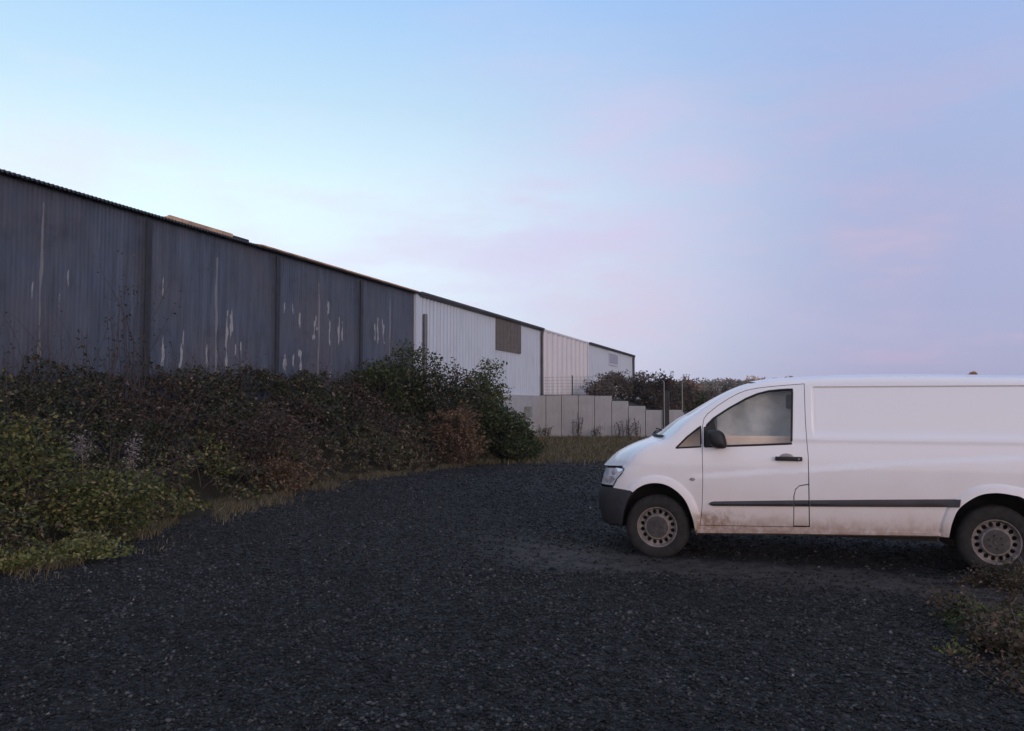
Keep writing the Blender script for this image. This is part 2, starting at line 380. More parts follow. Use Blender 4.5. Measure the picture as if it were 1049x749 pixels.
def gable_shell(parent, t0, t1, z1, mat, roofmat, over=0.18, pitch=0.09, depth=0.032):
    """two roof slopes of corrugated sheet, the back wall and both gables"""
    bm = bmesh.new()
    add_prism_x(bm, [(0.05, 0.0), (2 * SPAN, 0.0), (2 * SPAN, z1), (SPAN, z1 + SLOPE * SPAN - 0.12), (0.05, z1 - 0.02)], t0 + 0.04, t1 - 0.04)
    from_bm('back_and_gable_walls', bm, mat, parent)
    n = max(2, int((t1 - t0) / pitch * 6)); xs = np.linspace(t0 - 0.02, t1 + 0.02, n + 1)
    w = depth * 0.5 * np.sin(2 * math.pi * xs / pitch)
    rows = [(-over, z1 - SLOPE * over + 0.03), (SPAN, z1 + SLOPE * SPAN + 0.03), (2 * SPAN + over, z1 - SLOPE * over + 0.03)]
    top = np.array([[(x, y, z + q) for x, q in zip(xs, w)] for y, z in rows]); bot = top.copy(); bot[:, :, 2] -= 0.022
    V = np.concatenate([top.reshape(-1, 3), bot.reshape(-1, 3)]); m = n + 1
    i = np.arange(3 * m).reshape(3, m); Q = [np.stack([i[:-1, :-1], i[:-1, 1:], i[1:, 1:], i[1:, :-1]], -1).reshape(-1, 4)]
    Q.append(Q[0][:, ::-1] + 3 * m)
    for r in (0, 2): Q.append(np.stack([i[r, :-1], i[r, 1:], i[r, 1:] + 3 * m, i[r, :-1] + 3 * m], -1))
    for c in (0, m - 1): Q.append(np.stack([i[:-1, c], i[1:, c], i[1:, c] + 3 * m, i[:-1, c] + 3 * m], -1))
    return from_np('roof', V, np.concatenate(Q), roofmat, parent)
def add_prism_x(bm, poly, x0, x1):
    a = [bm.verts.new((x0, y, z)) for y, z in poly]; b = [bm.verts.new((x1, y, z)) for y, z in poly]
    bm.faces.new(a); bm.faces.new(b[::-1]); n = len(poly)
    for i in range(n): bm.faces.new((a[i], a[(i + 1) % n], b[(i + 1) % n], b[i]))
def box_part(name, lo, hi, mat, parent, bev=0.0):
    bm = bmesh.new(); add_box(bm, lo, hi, bev); return from_bm(name, bm, mat, parent)
def shed(name, label):
    return empty(name, ORG, RZ_B, label, 'shed')

# 1. long dark shed
sh = shed('warehouse', 'long dark shed with peeling paint behind the brambles, rusty posts along its wall')
streaks = []   # t, z0, z1, half width, strength
def streak(px, y0, y1, wpx, s=1.0):
    t, z1 = wall_tz(px, y0); z0 = wall_tz(px, y1)[1]; t2 = wall_tz(px + wpx, y0)[0]
    streaks.append((t, z0, z1, max(0.018, abs(t2 - t) * 0.27), s))
for px, y0, y1, w in ((44, 205, 385, 3.2), (222.5, 262, 385, 3.2), (327, 290, 390, 2.2), (399.5, 305, 366, 1.5)):
    streak(px, y0, y1, w, 0.95)
for px, y0, y1, w in ((70, 280, 292, 2.5), (60.5, 305, 313, 3), (33, 290, 305, 2), (167, 284, 299, 2.5), (151, 352, 385, 3.5), (167, 346, 372, 5), (188, 342, 356, 2), (185.5, 355, 376, 4), (212, 357, 374, 3),
                      (232.5, 320, 376, 4), (237, 320, 344, 4), (241, 354, 362, 2), (247, 353, 363, 2.5), (291, 312, 318, 2), (300, 314, 319, 2.5), (307, 322, 334, 3), (322, 331, 345, 4), (324, 326, 336, 3), (291.5, 365, 378, 5), (301, 365, 375, 3), (308, 362, 378, 5),
                      (336, 311, 321, 3), (337.5, 330, 350, 2.5), (347, 326, 354, 3), (350.5, 332, 348, 2.5), (370, 309, 333, 2.5), (384, 333, 347, 2), (387, 328, 350, 2.5), (393, 335, 350, 3), (392, 330, 334, 2), (285, 270, 280, 1.5), (338, 383, 393, 2.5)):
    streak(px, y0, y1, w, 0.85)
def peel_fn(V):
    f = np.zeros(len(V))
    for t, z0, z1, hw, s in streaks:
        if s > 0.9: continue
        z = V[:, 2]; ph = t * 37.0
        wig = hw * (0.35 * np.sin(z * 5.1 + ph) + 0.4 * np.sin(z * 12.7 + 2 * ph)); wv = hw * (1 + 0.45 * np.sin(z * 8.3 + 3 * ph) + 0.35 * np.sin(z * 19.0 + ph))
        dx = np.abs(V[:, 0] - t - wig) / np.maximum(wv, 0.3 * hw)
        dzv = np.maximum(np.maximum(z0 - V[:, 2], V[:, 2] - z1), 0) / 0.15
        f = np.maximum(f, s * np.clip(1.55 - dx, 0, 1) * np.clip(1 - dzv, 0, 1))
    return f
def joint_fn(V):
    f = np.zeros(len(V)); z = V[:, 2]
    for t, z0, z1, hw, s in streaks:
        if s < 0.9: continue
        wig = hw * (0.5 * np.sin(z * 2.1 + t) + 0.35 * np.sin(z * 6.3 + 2 * t)); wv = hw * (1.15 + 0.4 * np.sin(z * 3.7 + 3 * t) + 0.3 * np.sin(z * 9.1 + t))
        f = np.maximum(f, np.clip(1.6 - np.abs(V[:, 0] - t - wig) / np.maximum(wv, 0.3 * hw), 0, 1) * ((z > z0) & (z < z1)))
    return f
dw = clad_wall('wall', T0, TA - 0.12, -0.1, EAVE - 0.02, 0.090, 0.006, 'sine', M['dark_clad'], sh, 0.10, peel_fn)
co_ = np.empty(len(dw.data.vertices) * 3, np.float32); dw.data.vertices.foreach_get('co', co_)
ja = dw.data.attributes.new('joint', 'FLOAT', 'POINT'); ja.data.foreach_set('value', joint_fn(co_.reshape(-1, 3).astype(float)).astype(np.float32))
gable_shell(sh, T0, TA - 0.1, EAVE, M['dark_clad'], M['roof'])
for px, py in ((-14, 200), (148.5, 230), (281.5, 265), (367.5, 290)):
    t = wall_tz(px, py)[0]
    bm = bmesh.new()
    add_box(bm, (t - 0.075, -0.115, -0.1), (t + 0.075, -0.100, EAVE - 0.10)); add_box(bm, (t - 0.008, -0.098, -0.1), (t + 0.008, -0.048, EAVE - 0.10))
    from_bm('steel_post', bm, M['steel_dark'], sh)
ta, tb = wall_tz(262, 255)[0], TA - 0.1
bm = bmesh.new(); add_prism_x(bm, [(-0.20, EAVE + 0.005), (-0.19, EAVE + 0.044), (0.35, EAVE + 0.135), (0.35, EAVE + 0.10)], ta, tb)
from_bm('roof_edge_flashing', bm, M['rust'], sh)
ta, tb = wall_tz(170, 225, .4)[0], wall_tz(251, 248, .4)[0]
hz = EAVE + 0.22
bm = bmesh.new()
add_box(bm, (ta, 0.30, EAVE + 0.02), (tb - 0.22 * (tb - ta), 0.36, hz + 0.02)); add_box(bm, (ta, 0.36, EAVE + 0.02), (ta + 0.05, 1.3, hz)); add_box(bm, (ta, 1.25, EAVE + 0.02), (tb - 0.22 * (tb - ta), 1.3, hz))
up = from_bm('rooflight_upstand', bm, M['plank'], sh)
bm = bmesh.new(); add_box(bm, (tb - 0.22 * (tb - ta), 0.28, EAVE + 0.02), (tb, 1.32, hz - 0.01), 0.01)
from_bm('rooflight_cover', bm, M['steel_dark'], up)

# 2. white shed with the brown shutter
def plank_lines(): pass
s2 = shed('warehouse', 'white ribbed shed with a brown shuttered opening between the dark shed and the retaining wall')
clad_wall('wall', TA + 0.18, TB, PLINTH, EAVE, 0.30, 0.035, 'trap', M['white_clad'], s2)
gable_shell(s2, TA, TB, EAVE, M['white_clad'], M['roof'])
box_part('corner_trim', (TA - 0.10, -0.075, 0.0), (TA + 0.18, 0.03, EAVE - 0.01), M['pale_clad'], s2)
box_part('concrete_plinth', (TA + 0.18, -0.10, -0.1), (TB + 0.05, 0.02, PLINTH), M['concrete'], s2)
def gutter(parent, t0, t1, z):
    bm = bmesh.new(); prof = []
    for k in range(9):
        a = math.pi * k / 8; prof.append((-0.11 - 0.10 * math.cos(a), z - 0.10 * math.sin(a)))
    prof += [(-0.02, z + 0.03), (-0.03, z - 0.0)][:1] + [(-0.21, z + 0.03)]
    add_prism_x(bm, prof, t0, t1)
    return from_bm('gutter', bm, M['gutter'], parent)
gutter(s2, TA + 0.1, TB + 0.1, EAVE + 0.03)
def downpipe(parent, t, z0, z1, r, mat, neck=True):
    bm = bmesh.new()
    pts = [(t, -0.10, z0), (t, -0.10, z1 - 0.35), (t, -0.12, z1 - 0.12), (t, -0.16, z1)] if neck else [(t, -0.10, z0), (t, -0.10, z1)]
    add_tube(bm, pts, r, 10)
    return from_bm('downpipe', bm, mat, parent, True)
tq, zq = wall_tz(433, 322); downpipe(s2, tq, 0.0, zq, 0.075, M['pipe'], False)
downpipe(s2, TB - 0.02, PLINTH, EAVE, 0.07, M['gutter'])
(a0, zt), (a1, _) = wall_tz(507, 328.5), wall_tz(532, 333); zb = wall_tz(519, 359.5)[1]; zt = EAVE - 0.10
sw = box_part('shutter', (a0, -0.075, zb), (a1, 0.0, zt), M['brown_pane'], s2)
bm = bmesh.new()
for k in range(1, 7):
    xx = a0 + (a1 - a0) * k / 7; add_box(bm, (xx - 0.05, -0.081, zb + 0.02), (xx + 0.05, -0.0765, zt - 0.02))
from_bm('slat', bm, M['brown_pane'], sw)
zf = zt
bm = bmesh.new()
for lo, hi in (((a0 - .03, zb - .03), (a1 + .03, zb)), ((a0 - .03, zt), (a1 + .03, zt + .03)), ((a0 - .03, zb), (a0, zt)), ((a1, zb), (a1 + .03, zt))):
    add_box(bm, (lo[0], -0.08, lo[1]), (hi[0], -0.01, hi[1]))
from_bm('frame', bm, M['brown_pane'], sw)

# 3. cream bay, flush top without a gutter
s3 = shed('warehouse', 'cream ribbed bay with a plain top edge between the two guttered white sheds')
clad_wall('wall', TB + 0.09, TC, PLINTH - 0.2, EAVE + 0.05, 0.95, 0.06, 'trap', M['cream_clad'], s3)
gable_shell(s3, TB + 0.08, TC, EAVE - 0.05, M['cream_clad'], M['roof'], over=-0.1)
box_part('roof_trim', (TB + 0.09, -0.075, EAVE - 0.03), (TC, -0.062, EAVE + 0.06), M['cream_clad'], s3)
box_part('concrete_plinth', (TB + 0.09, -0.05, -0.1), (TC, 0.02, PLINTH - 0.2), M['concrete'], s3)
box_part('corner_trim', (TC - 0.30, -0.078, PLINTH - .2), (TC, -0.063, EAVE - 0.03), M['cream_clad'], s3)
# 4. far pale shed
s4 = shed('warehouse', 'farthest pale shed with a small lilac panel, its end above the brown shrubs')
clad_wall('wall', TC + 0.05, TD, PLINTH - 0.2, EAVE, 0.30, 0.03, 'trap', M['pale_clad'], s4)
gable_shell(s4, TC + 0.04, TD, EAVE, M['pale_clad'], M['roof'])
gutter(s4, TC + 0.1, TD + 0.15, EAVE + 0.03)
downpipe(s4, TD - 0.1, 1.0, EAVE, 0.09, M['gutter'])
box_part('concrete_plinth', (TC + 0.05, -0.05, -0.1), (TD, 0.02, PLINTH - 0.2), M['concrete'], s4)
(a0, zt), (a1, _) = wall_tz(623, 362), wall_tz(632, 362); zb = wall_tz(627, 373)[1]
wn = box_part('window', (a0, -0.06, zb), (a1, 0.0, zt), M['lilac_pane'], s4)
bm = bmesh.new()
for lo, hi in (((a0 - .1, zb - .1), (a1 + .1, zb)), ((a0 - .1, zt), (a1 + .1, zt + .1)), ((a0 - .1, zb), (a0, zt)), ((a1, zb), (a1 + .1, zt))):
    add_box(bm, (lo[0], -0.075, lo[1]), (hi[0], -0.01, hi[1]))
from_bm('frame', bm, M['pale_clad'], wn)

# ------------------------------------------------------------------ retaining wall: frame x = away from the shed (NDIR), y = behind (TDIR)
RW0 = wpos(TB - 0.35, -0.10)          # corner on the ground at the plinth
RZ_R = math.atan2(NDIR.y, NDIR.x)
rw = empty('retaining_wall', RW0, RZ_R, 'grey concrete panel retaining wall stepping down to the right below the white sheds', 'wall')
def rw_x(px, py=430):
    return (on_plane(px, py, RW0, TDIR) - RW0).dot(NDIR)
def rw_z(px, py): return on_plane(px, py, RW0, TDIR).z
pxs = [543, 559, 575, 592.3, 609, 626.5, 643.5, 661, 679.5]
tops = [405, 405, 405, 405.2, 405.6, 411, 416, 420.2]
RWT = []
for i in range(8):
    x0, x1 = rw_x(pxs[i]), rw_x(pxs[i + 1]); z = rw_z((pxs[i] + pxs[i + 1]) / 2, tops[i]); RWT.append((x0, x1, z))
    bm = bmesh.new(); add_box(bm, (x0 + 0.014, 0.014 * (i % 2), -0.15), (x1 - 0.014, 0.16, z), 0.014)
    p = from_bm('wall_panel', bm, M['concrete'], rw)
x0, x1, x2 = rw_x(685.5), rw_x(698), rw_x(716); zt = rw_z(690, 420)
bm = bmesh.new(); add_prism(bm, [(x0, -0.1), (x2, -0.1), (x1, zt), (x0, zt)], 0.02, 0.18)
from_bm('sloped_end_panel', bm, M['concrete'], rw)
box_part('joint_backing', (rw_x(543), 0.13, -0.1), (rw_x(626), 0.155, RWT[0][2] - 0.05), M['concrete'], rw)
bm = bmesh.new(); add_box(bm, (0.0, -0.02, RWT[0][2] + 0.002), (rw_x(626), 0.18, RWT[0][2] + 0.03))
from_bm('coping_strip', bm, M['steel_dark'], rw)
# electricity box at the corner
eb = box_part('meter_box', (-0.14, -0.14, -0.25), (0.14, 0.14, 0.25), M['pole'], None, 0.02)
q = wpos(wall_tz(536, 420)[0], -0.26, wall_tz(536, 422)[1]); eb.location = q; eb.rotation_euler = (0, 0, RZ_B)
tag(eb, 'small pale meter box on the concrete plinth beside the green shrub', 'meter box')

# wire fence on the wall
fz = RWT[0][2] + 0.03
fe = empty('wire_fence', RW0 + Vector((0, 0, fz)), RZ_R, 'thin wire mesh fence with dark posts on top of the retaining wall', 'fence')
fxs = [rw_x(544.5), rw_x(586), rw_x(628)]; fh = rw_z(544, 385) - fz
for x in fxs:
    bm = bmesh.new(); add_tube(bm, [(x, 0.08, 0), (x, 0.08, fh)], 0.03, 8); from_bm('fence_post', bm, M['steel_dark'], fe)
bm = bmesh.new()
zz = 0.08
while zz < fh - 0.02:
    add_tube(bm, [(fxs[0], 0.08, zz), (fxs[2], 0.08, zz)], 0.005, 4); zz += 0.155
xx = fxs[0] + 0.1
while xx < fxs[2]:
    add_tube(bm, [(xx, 0.088, 0.02), (xx, 0.088, fh - 0.05)], 0.004, 4); xx += 0.2
from_bm('wire_mesh', bm, M['wire'], fe)
# timber post with a short mesh panel at the low end of the wall
fp = empty('fence_panel', RW0 + NDIR * rw_x(682.5) + TDIR * 0.05, RZ_R, 'dark timber post and short mesh panel at the low end of the retaining wall', 'fence')
ph = rw_z(683, 400.5)
bm = bmesh.new(); add_box(bm, (-0.14, -0.14, -0.1), (0.14, 0.14, ph), 0.015); from_bm('timber_post', bm, M['wood_post'], fp)
dx = rw_x(699) - rw_x(682.5)
bm = bmesh.new(); add_tube(bm, [(-0.07, -0.16, 0), (-0.07, -0.16, rw_z(681, 391))], 0.024, 8); from_bm('pole', bm, M['pole'], fp)
bm = bmesh.new(); add_tube(bm, [(dx, 0, 0), (dx, 0, rw_z(699, 391))], 0.024, 8); from_bm('pole', bm, M['pole'], fp)
bm = bmesh.new()
for k in range(10):
    z = ph - 0.5 + 0.09 * k; add_tube(bm, [(0.10, 0.03, z), (dx, 0.0, z)], 0.006, 4)
for k in range(8):
    x = 0.12 + (dx - 0.12) * k / 8; add_tube(bm, [(x, 0.035, ph - 0.52), (x, 0.035, ph + 0.33)], 0.005, 4)
from_bm('wire_mesh', bm, M['wood_post'], fp)

# ------------------------------------------------------------------ terrain: one sheet
edge_px = [(-160, 640), (-60, 612), (0, 592), (60, 585), (110, 564), (160, 546), (200, 532), (260, 518), (300, 508), (350, 494), (400, 487), (450, 480), (500, 474), (552, 470)]
EDGE = []
for px, py in edge_px:
    p = on_ground(px, py); r = p - ORG; EDGE.append((r.dot(TDIR), r.dot(NDIR)))
ET = np.array([e[0] for e in EDGE]); EN = np.array([e[1] for e in EDGE])
HEDGE_END = ET[-1] + 1.0
def hedge_s(x, y):
    """0 at the hedge's front edge, 1 at the shed wall; <0 out on the gravel"""
    rx, ry = x - ORG.x, y - ORG.y
    t = rx * TDIR.x + ry * TDIR.y; nn = rx * NDIR.x + ry * NDIR.y
    e = np.interp(t, ET, EN); return t, nn, (e - nn) / e
RX = np.array([r[0] for r in RWT] + [rw_x(698), rw_x(716), rw_x(716) + 3]); RZt = np.array([r[2] - 0.12 for r in RWT] + [RWT[-1][2] - 0.15, 0.5, 0.0])
def terrain(x, y):
    t, nn, s = hedge_s(x, y)
    z = 0.018 * fbm(x * 0.5, y * 0.5, 3) + 0.010 * fbm(x * 1.7, y * 1.7, 7)
    if math.hypot(x - 3, y - 8) < 4.5: z *= 0.6
    if y < 26 and -14 < x < 14: z += 0.016 * noise.noise(Vector((x * 3.4, y * 3.4, 2))) + 0.010 * noise.noise(Vector((x * 7.5, y * 7.5, 5)))
    if s > 0 and t < HEDGE_END + 2 and nn > -2:
        z += 0.75 * sstep(0.05, 0.9, s) * (1 - sstep(HEDGE_END - 1.5, HEDGE_END + 1, t))
    r = Vector((x, y, 0)) - RW0; b = r.dot(TDIR); c = r.dot(NDIR)
    if b > 0.4 and c > -1.5:
        hgt = float(np.interp(c, RX, RZt)); z += hgt * sstep(0.45, 1.2, b) * (1 - sstep(60, 110, b))
    d = math.hypot(x, y)
    z += 0.5 * sstep(150, 600, d) * (0.5 + 0.5 * fbm(x * 0.004, y * 0.004, 1))
    return z
def axis(lo, hi, dense_lo, dense_hi, step):
    a = list(np.arange(dense_lo, dense_hi + step / 2, step)); s = step
    while a[-1] < hi: s *= 1.12; a.append(a[-1] + s)
    s = step
    while a[0] > lo: s *= 1.12; a.insert(0, a[0] - s)
    return np.array(a)
gx = axis(-1500, 1500, -8, 9, 0.1); gy = axis(-1500, 24, 2.6, 24, 0.1)
gy = np.concatenate([gy, axis(24.2, 2600, 24.25, 46, 0.22)])
X, Y = np.meshgrid(gx, gy)
Z = np.array([[terrain(float(x), float(y)) for x in gx] for y in gy])
V = np.stack([X, Y, Z], -1).reshape(-1, 3); nx = len(gx)
i = np.arange(len(V)).reshape(len(gy), nx)
Q = np.stack([i[:-1, :-1], i[:-1, 1:], i[1:, 1:], i[1:, :-1]], -1).reshape(-1, 4)
gr = from_np('gravel_ground', V, Q, M['ground'], None, False)
gr.data.polygons.foreach_set('use_smooth', [True] * len(gr.data.polygons))
tag(gr, kind='structure')

# ------------------------------------------------------------------ the van (local frame: x to its rear, y across away from us, z up)
VU = Vector((0.951, -0.309, 0)).normalized(); VW = Vector((-VU.y, VU.x, 0))
hub = at_depth(673, 539.8, 8.75)
VORG = Vector((hub.x, hub.y, 0)) - VW * 0.03
RZ_V = math.atan2(VU.y, VU.x)
WT = 1.90
def uv_at(px, py, k):
    p = on_plane(px, py, VORG + VW * k, VW) - VORG
    return p.dot(VU), p.z
REDGE = 0.075
def tumble(v):
    return 0.14 * (max(0, v - 0.98) / 0.87) ** 1.35 + 0.03 * (max(0, 0.48 - v) / 0.25) ** 2
# nose outline (front-most line at the corner)
nose_px = [(619.5, 536), (616.5, 532), (613, 518), (612, 507), (613.5, 500), (615.5, 495), (617.5, 486), (619.5, 480), (622, 474)]
NB, NA = 0.40, 0.52
NOSE = sorted([uv_at(px, py, NB * 0.85)[::-1] for px, py in nose_px])      # (v, u)
NV = [a for a, b in NOSE]; NU = [b for a, b in NOSE]
def ufront(v): return float(np.interp(v, NV, NU))
def nose_in(u, v):
    t = max(0.0, u - ufront(v))
    if t >= NA: return 0.0
    return NB * (1 - math.sqrt(max(0, 1 - ((NA - t) / NA) ** 2)))
edge_px_v = [(637, 477), (651, 462.5), (668, 453.5), (683, 448.5), (700, 432.5), (713, 423), (726, 413.6), (740, 405), (757, 397), (775, 392), (793.5, 389), (824, 387.6), (859, 386), (917, 385), (976, 385.4), (1049, 386.5)]
EV = []
for px, py in edge_px_v:
    k = 0.1
    for _ in range(8):
        u, v = uv_at(px, py, k); k = tumble(v) + REDGE + (nose_in(u, v) if u < -0.1 else 0)
    EV.append((u, v))
REAR = 4.12
vr = EV[-1][1]
EV += [(3.80, vr - 0.005), (4.02, vr - 0.03), (4.10, vr - 0.10)]
EVF = spline(EV, 5)
EVA = np.array(EVF)
def edist(u, v):
    p = np.array((u, v)); a = EVA[:-1]; b = EVA[1:]; ab = b - a
    t = np.clip(((p - a) * ab).sum(1) / np.maximum((ab ** 2).sum(1), 1e-12), 0, 1)
    return float(np.sqrt((((a + ab * t[:, None]) - p) ** 2).sum(1).min()))
HF = uv_at(673, 539.8, 0.03); HR = uv_at(1021.5, 555, 0.03)
print('hubs', HF, HR)
# arch outlines as offset from hubs
archF_px = [(713, 548), (711.5, 538), (708.7, 527), (701.4, 511), (688, 499), (673.4, 494.6), (658.8, 497), (647, 506), (640, 521.5), (637.5, 541)]
archR_px = [(971.5, 550), (974.7, 534.5), (982, 520), (999.7, 508), (1017, 504.6), (1035, 506.6), (1049, 511.5)]
def pick(px, py, extra=0.0, it=8):
    k = 0.0
    for _ in range(it):
        u, v = uv_at(px, py, k + extra); k = base_inset(u, v)
    return (u, v)
u_rp = v_rp = v_belt = None
SW = None
def base_inset(u, v):
    k = tumble(v) + nose_in(u, v)
    s = edist(u, v)
    if s < REDGE: k += REDGE - math.sqrt(max(0, REDGE ** 2 - (REDGE - s) ** 2))
    if u > REAR - 0.12: k += 0.12 - math.sqrt(max(0, 0.0144 - (u - REAR + 0.12) ** 2))
    return k
AF = [pick(*p) for p in archF_px]; AR = [pick(*p) for p in archR_px]
AR += [(HR[0] + 0.36, HR[1] + 0.24), (HR[0] + 0.405, HR[1] + 0.06), (HR[0] + 0.42, HR[1] - 0.06)]
AFs = spline(AF, 6); ARs = spline(AR, 6)
AFa = np.array(spline(AF, 40)); ARa = np.array(spline(AR, 40))
u_rp, v_rp = pick(832, 396.6); v_belt = pick(900, 450)[1]
SWL = [pick(720, 486.5), pick(776, 482), pick(828, 479.5), pick(917, 473), pick(1048, 467.5)]
def inset(u, v):
    k = base_inset(u, v)
    # pressed panel in the load bay
    d = min(u - u_rp, v_rp - v, 3.98 - u)
    if d > 0: k += 0.016 * sstep(0, 0.012, d) * sstep(v_belt - 0.02, v_belt + 0.10, v)
    if d > -0.03 and u < 3.9: k += 0.010 * math.exp(-((d - 0.004) / 0.006) ** 2) * sstep(v_belt + 0.02, v_belt + 0.14, v)
    # swage line
    vs = float(np.interp(u, [p[0] for p in SWL], [p[1] for p in SWL]))
    k -= 0.017 * (1 - sstep(vs - 0.030, vs + 0.004, v)) * sstep(0.3, 0.6, u) * sstep(0.35, 0.6, v)
    k -= 0.010 * math.exp(-((v - v_belt) / 0.03) ** 2) * sstep(0.3, 1.2, u)
    # wheel arch flares
    if v > 0.30:
        for A, C in ((AFa, HF), (ARa, HR)):
            if abs(u - C[0]) < 0.7:
                m = float(np.sqrt(((A - np.array((u, v))) ** 2).sum(1).min()))
                k -= 0.034 * (1 - sstep(0.068, 0.080, m)) * (0.55 + 0.45 * (1 - sstep(0.0, 0.07, m)))
    return k

def inpoly(P, poly):
    x, y = P[:, 0], P[:, 1]; c = np.zeros(len(P), bool); n = len(poly)
    for i in range(n):
        x1, y1 = poly[i]; x2, y2 = poly[(i + 1) % n]
        if y1 == y2: continue
        m = ((y1 > y) != (y2 > y)) & (x < (x2 - x1) * (y - y1) / (y2 - y1) + x1)
        c ^= m
    return c
def resample(poly, step):
    out = []
    for i in range(len(poly)):
        a = np.array(poly[i], float); b = np.array(poly[(i + 1) % len(poly)], float)
        L = np.linalg.norm(b - a)
        if L < 1e-5: continue
        m = max(1, int(L / step))
        for k in range(m): out.append(tuple(a + (b - a) * k / m))
    return out
def bdist(P, poly):
    d = np.full(len(P), 1e9)
    for i in range(len(poly)):
        a = np.array(poly[i]); b = np.array(poly[(i + 1) % len(poly)]); ab = b - a
        t = np.clip(((P - a) @ ab) / max(ab @ ab, 1e-12), 0, 1)
        d = np.minimum(d, np.linalg.norm(P - (a + t[:, None] * ab), axis=1))
    return d
def offset_rows():
    out = []
    for A in (np.array(AFs), np.array(ARs)):
        T = np.gradient(A, axis=0); T /= np.linalg.norm(T, axis=1)[:, None]
        Nn = np.stack([-T[:, 1], T[:, 0]], 1)
        C = A.mean(0)
        Nn *= np.sign((Nn * (A - C)).sum(1))[:, None]
        A2 = np.concatenate([A, (A[1:] + A[:-1]) / 2]); N2 = np.concatenate([Nn, (Nn[1:] + Nn[:-1]) / 2])
        for d in (0.030, 0.064, 0.074, 0.084): out += [tuple(p) for p in A2 + N2 * d]
    for d in (-0.008, 0.0, 0.0055, 0.0115, 0.018):
        out += [(x, v_rp - d) for x in np.arange(u_rp + 0.022, 3.96, 0.016)] + [(u_rp + d, y) for y in np.arange(v_belt - 0.02, v_rp - 0.02, 0.016)] + [(u_rp + d, v_rp - d)]
    Ed = np.array(spline(EV, 24)); Te = np.gradient(Ed, axis=0); Te /= np.linalg.norm(Te, axis=1)[:, None]; Ne = np.stack([Te[:, 1], -Te[:, 0]], 1)
    for d in (0.007, 0.016, 0.030, 0.048): out += [tuple(p) for p in Ed + Ne * d]
    for d in (-0.036, -0.016, 0.005):
        out += [(x, float(np.interp(x, [p[0] for p in SWL], [p[1] for p in SWL])) + d) for x in np.arange(0.3, 4.05, 0.02)]
    return np.array(out)
def panel_bm(outer, holes, step, fn, flange=0.02, bm=None, mirror=False, extra=None):
    outer = resample(outer, step); holes = [resample(h, step) for h in holes]
    lo = np.min(outer, 0); hi = np.max(outer, 0)
    G = np.array([(x, y) for x in np.arange(lo[0], hi[0], step) for y in np.arange(lo[1], hi[1], step)]).reshape(-1, 2)
    keep = inpoly(G, outer)
    for h in holes: keep &= ~inpoly(G, h)
    G = G[keep]
    d = bdist(G, outer)
    for h in holes: d = np.minimum(d, bdist(G, h))
    G = G[d > 0.45 * step]
    if extra is not None:
        X = extra[inpoly(extra, outer)]
        for h in holes: X = X[~inpoly(X, h)]
        dx = bdist(X, outer)
        for h in holes: dx = np.minimum(dx, bdist(X, h))
        X = X[dx > 0.006]
        dd = np.full(len(G), 1e9)
        for i0 in range(0, len(X), 400): dd = np.minimum(dd, np.sqrt(((G[:, None, :] - X[None, i0:i0 + 400]) ** 2).sum(-1)).min(1))
        G = np.concatenate([G[dd > 0.5 * step], X])
    pts = []; edges = []
    for loop in [outer] + holes:
        b = len(pts); pts += [Vector(p) for p in loop]; n = len(loop)
        edges += [(b + i, b + (i + 1) % n) for i in range(n)]
    pts += [Vector((float(p[0]), float(p[1]))) for p in G]
    v2, e2, f2, *_ = delaunay_2d_cdt(pts, edges, [], 0, 1e-6)
    C = np.array([[(v2[f[0]].x + v2[f[1]].x + v2[f[2]].x) / 3, (v2[f[0]].y + v2[f[1]].y + v2[f[2]].y) / 3] for f in f2])
    keep = inpoly(C, outer)
    for h in holes: keep &= ~inpoly(C, h)
    own = bm is None
    if own: bm = bmesh.new()
    vs = []
    for p in v2:
        y = fn(p.x, p.y); vs.append(bm.verts.new((p.x, WT - y if mirror else y, p.y)))
    fs = []
    for f, kp in zip(f2, keep):
        if kp:
            t = [vs[f[0]], vs[f[1]], vs[f[2]]]
            fs.append(bm.faces.new(t[::-1] if mirror else t))
    bad = [v for v in vs if not v.link_faces]
    bmesh.ops.delete(bm, geom=bad, context='VERTS')
    fset = set(fs)
    be = [e for e in bm.edges if len(e.link_faces) == 1 and e.link_faces[0] in fset]
    if flange:
        r = bmesh.ops.extrude_edge_only(bm, edges=be)
        for g in r['geom']:
            if isinstance(g, bmesh.types.BMVert): g.co.y += -flange if mirror else flange
    return bm
def panel(name, outer, holes, step, fn, mat, parent, flange=0.02, extra=None):
    bm = panel_bm(outer, holes, step, fn, flange, extra=extra)
    me = bpy.data.meshes.new(name); bm.to_mesh(me); bm.free()
    return link(name, me, mat, parent, True, 40)

van = empty('van', VORG, RZ_V, 'muddy white panel van parked on the gravel, its dark bumper facing left', 'van')
# ---- outlines
door_out = [pick(*p) for p in ((719.6, 459.5), (719.9, 437), (721.5, 429), (725, 424.3), (735, 416.2), (747, 408.4), (756, 403.6), (764.5, 400.2), (777, 397.8), (791, 396.2), (805, 395), (823.5, 393.6), (824.6, 429), (826, 450), (827.6, 467), (828.4, 496), (829, 539.5), (800, 539.4), (770, 538.8), (717.6, 537.8), (719.6, 520), (720.3, 490))]
win = [pick(*p) for p in ((721.8, 457.6), (721.8, 438), (731, 428.6), (747, 418.2), (764.5, 408.4), (776, 403.6), (788, 400.6), (800, 399.4), (811.6, 398.8), (811.2, 430), (810.8, 454.6), (780, 455.8), (745, 457))]
qwin = [pick(*p) for p in ((692.5, 459), (704, 447.5), (717.8, 436.6), (718, 457.8))]
flap = [pick(*p) for p in ((813.3, 538.6), (813.5, 508), (815, 501.5), (818.9, 497.8), (828.2, 496.4), (828.8, 538.9))]
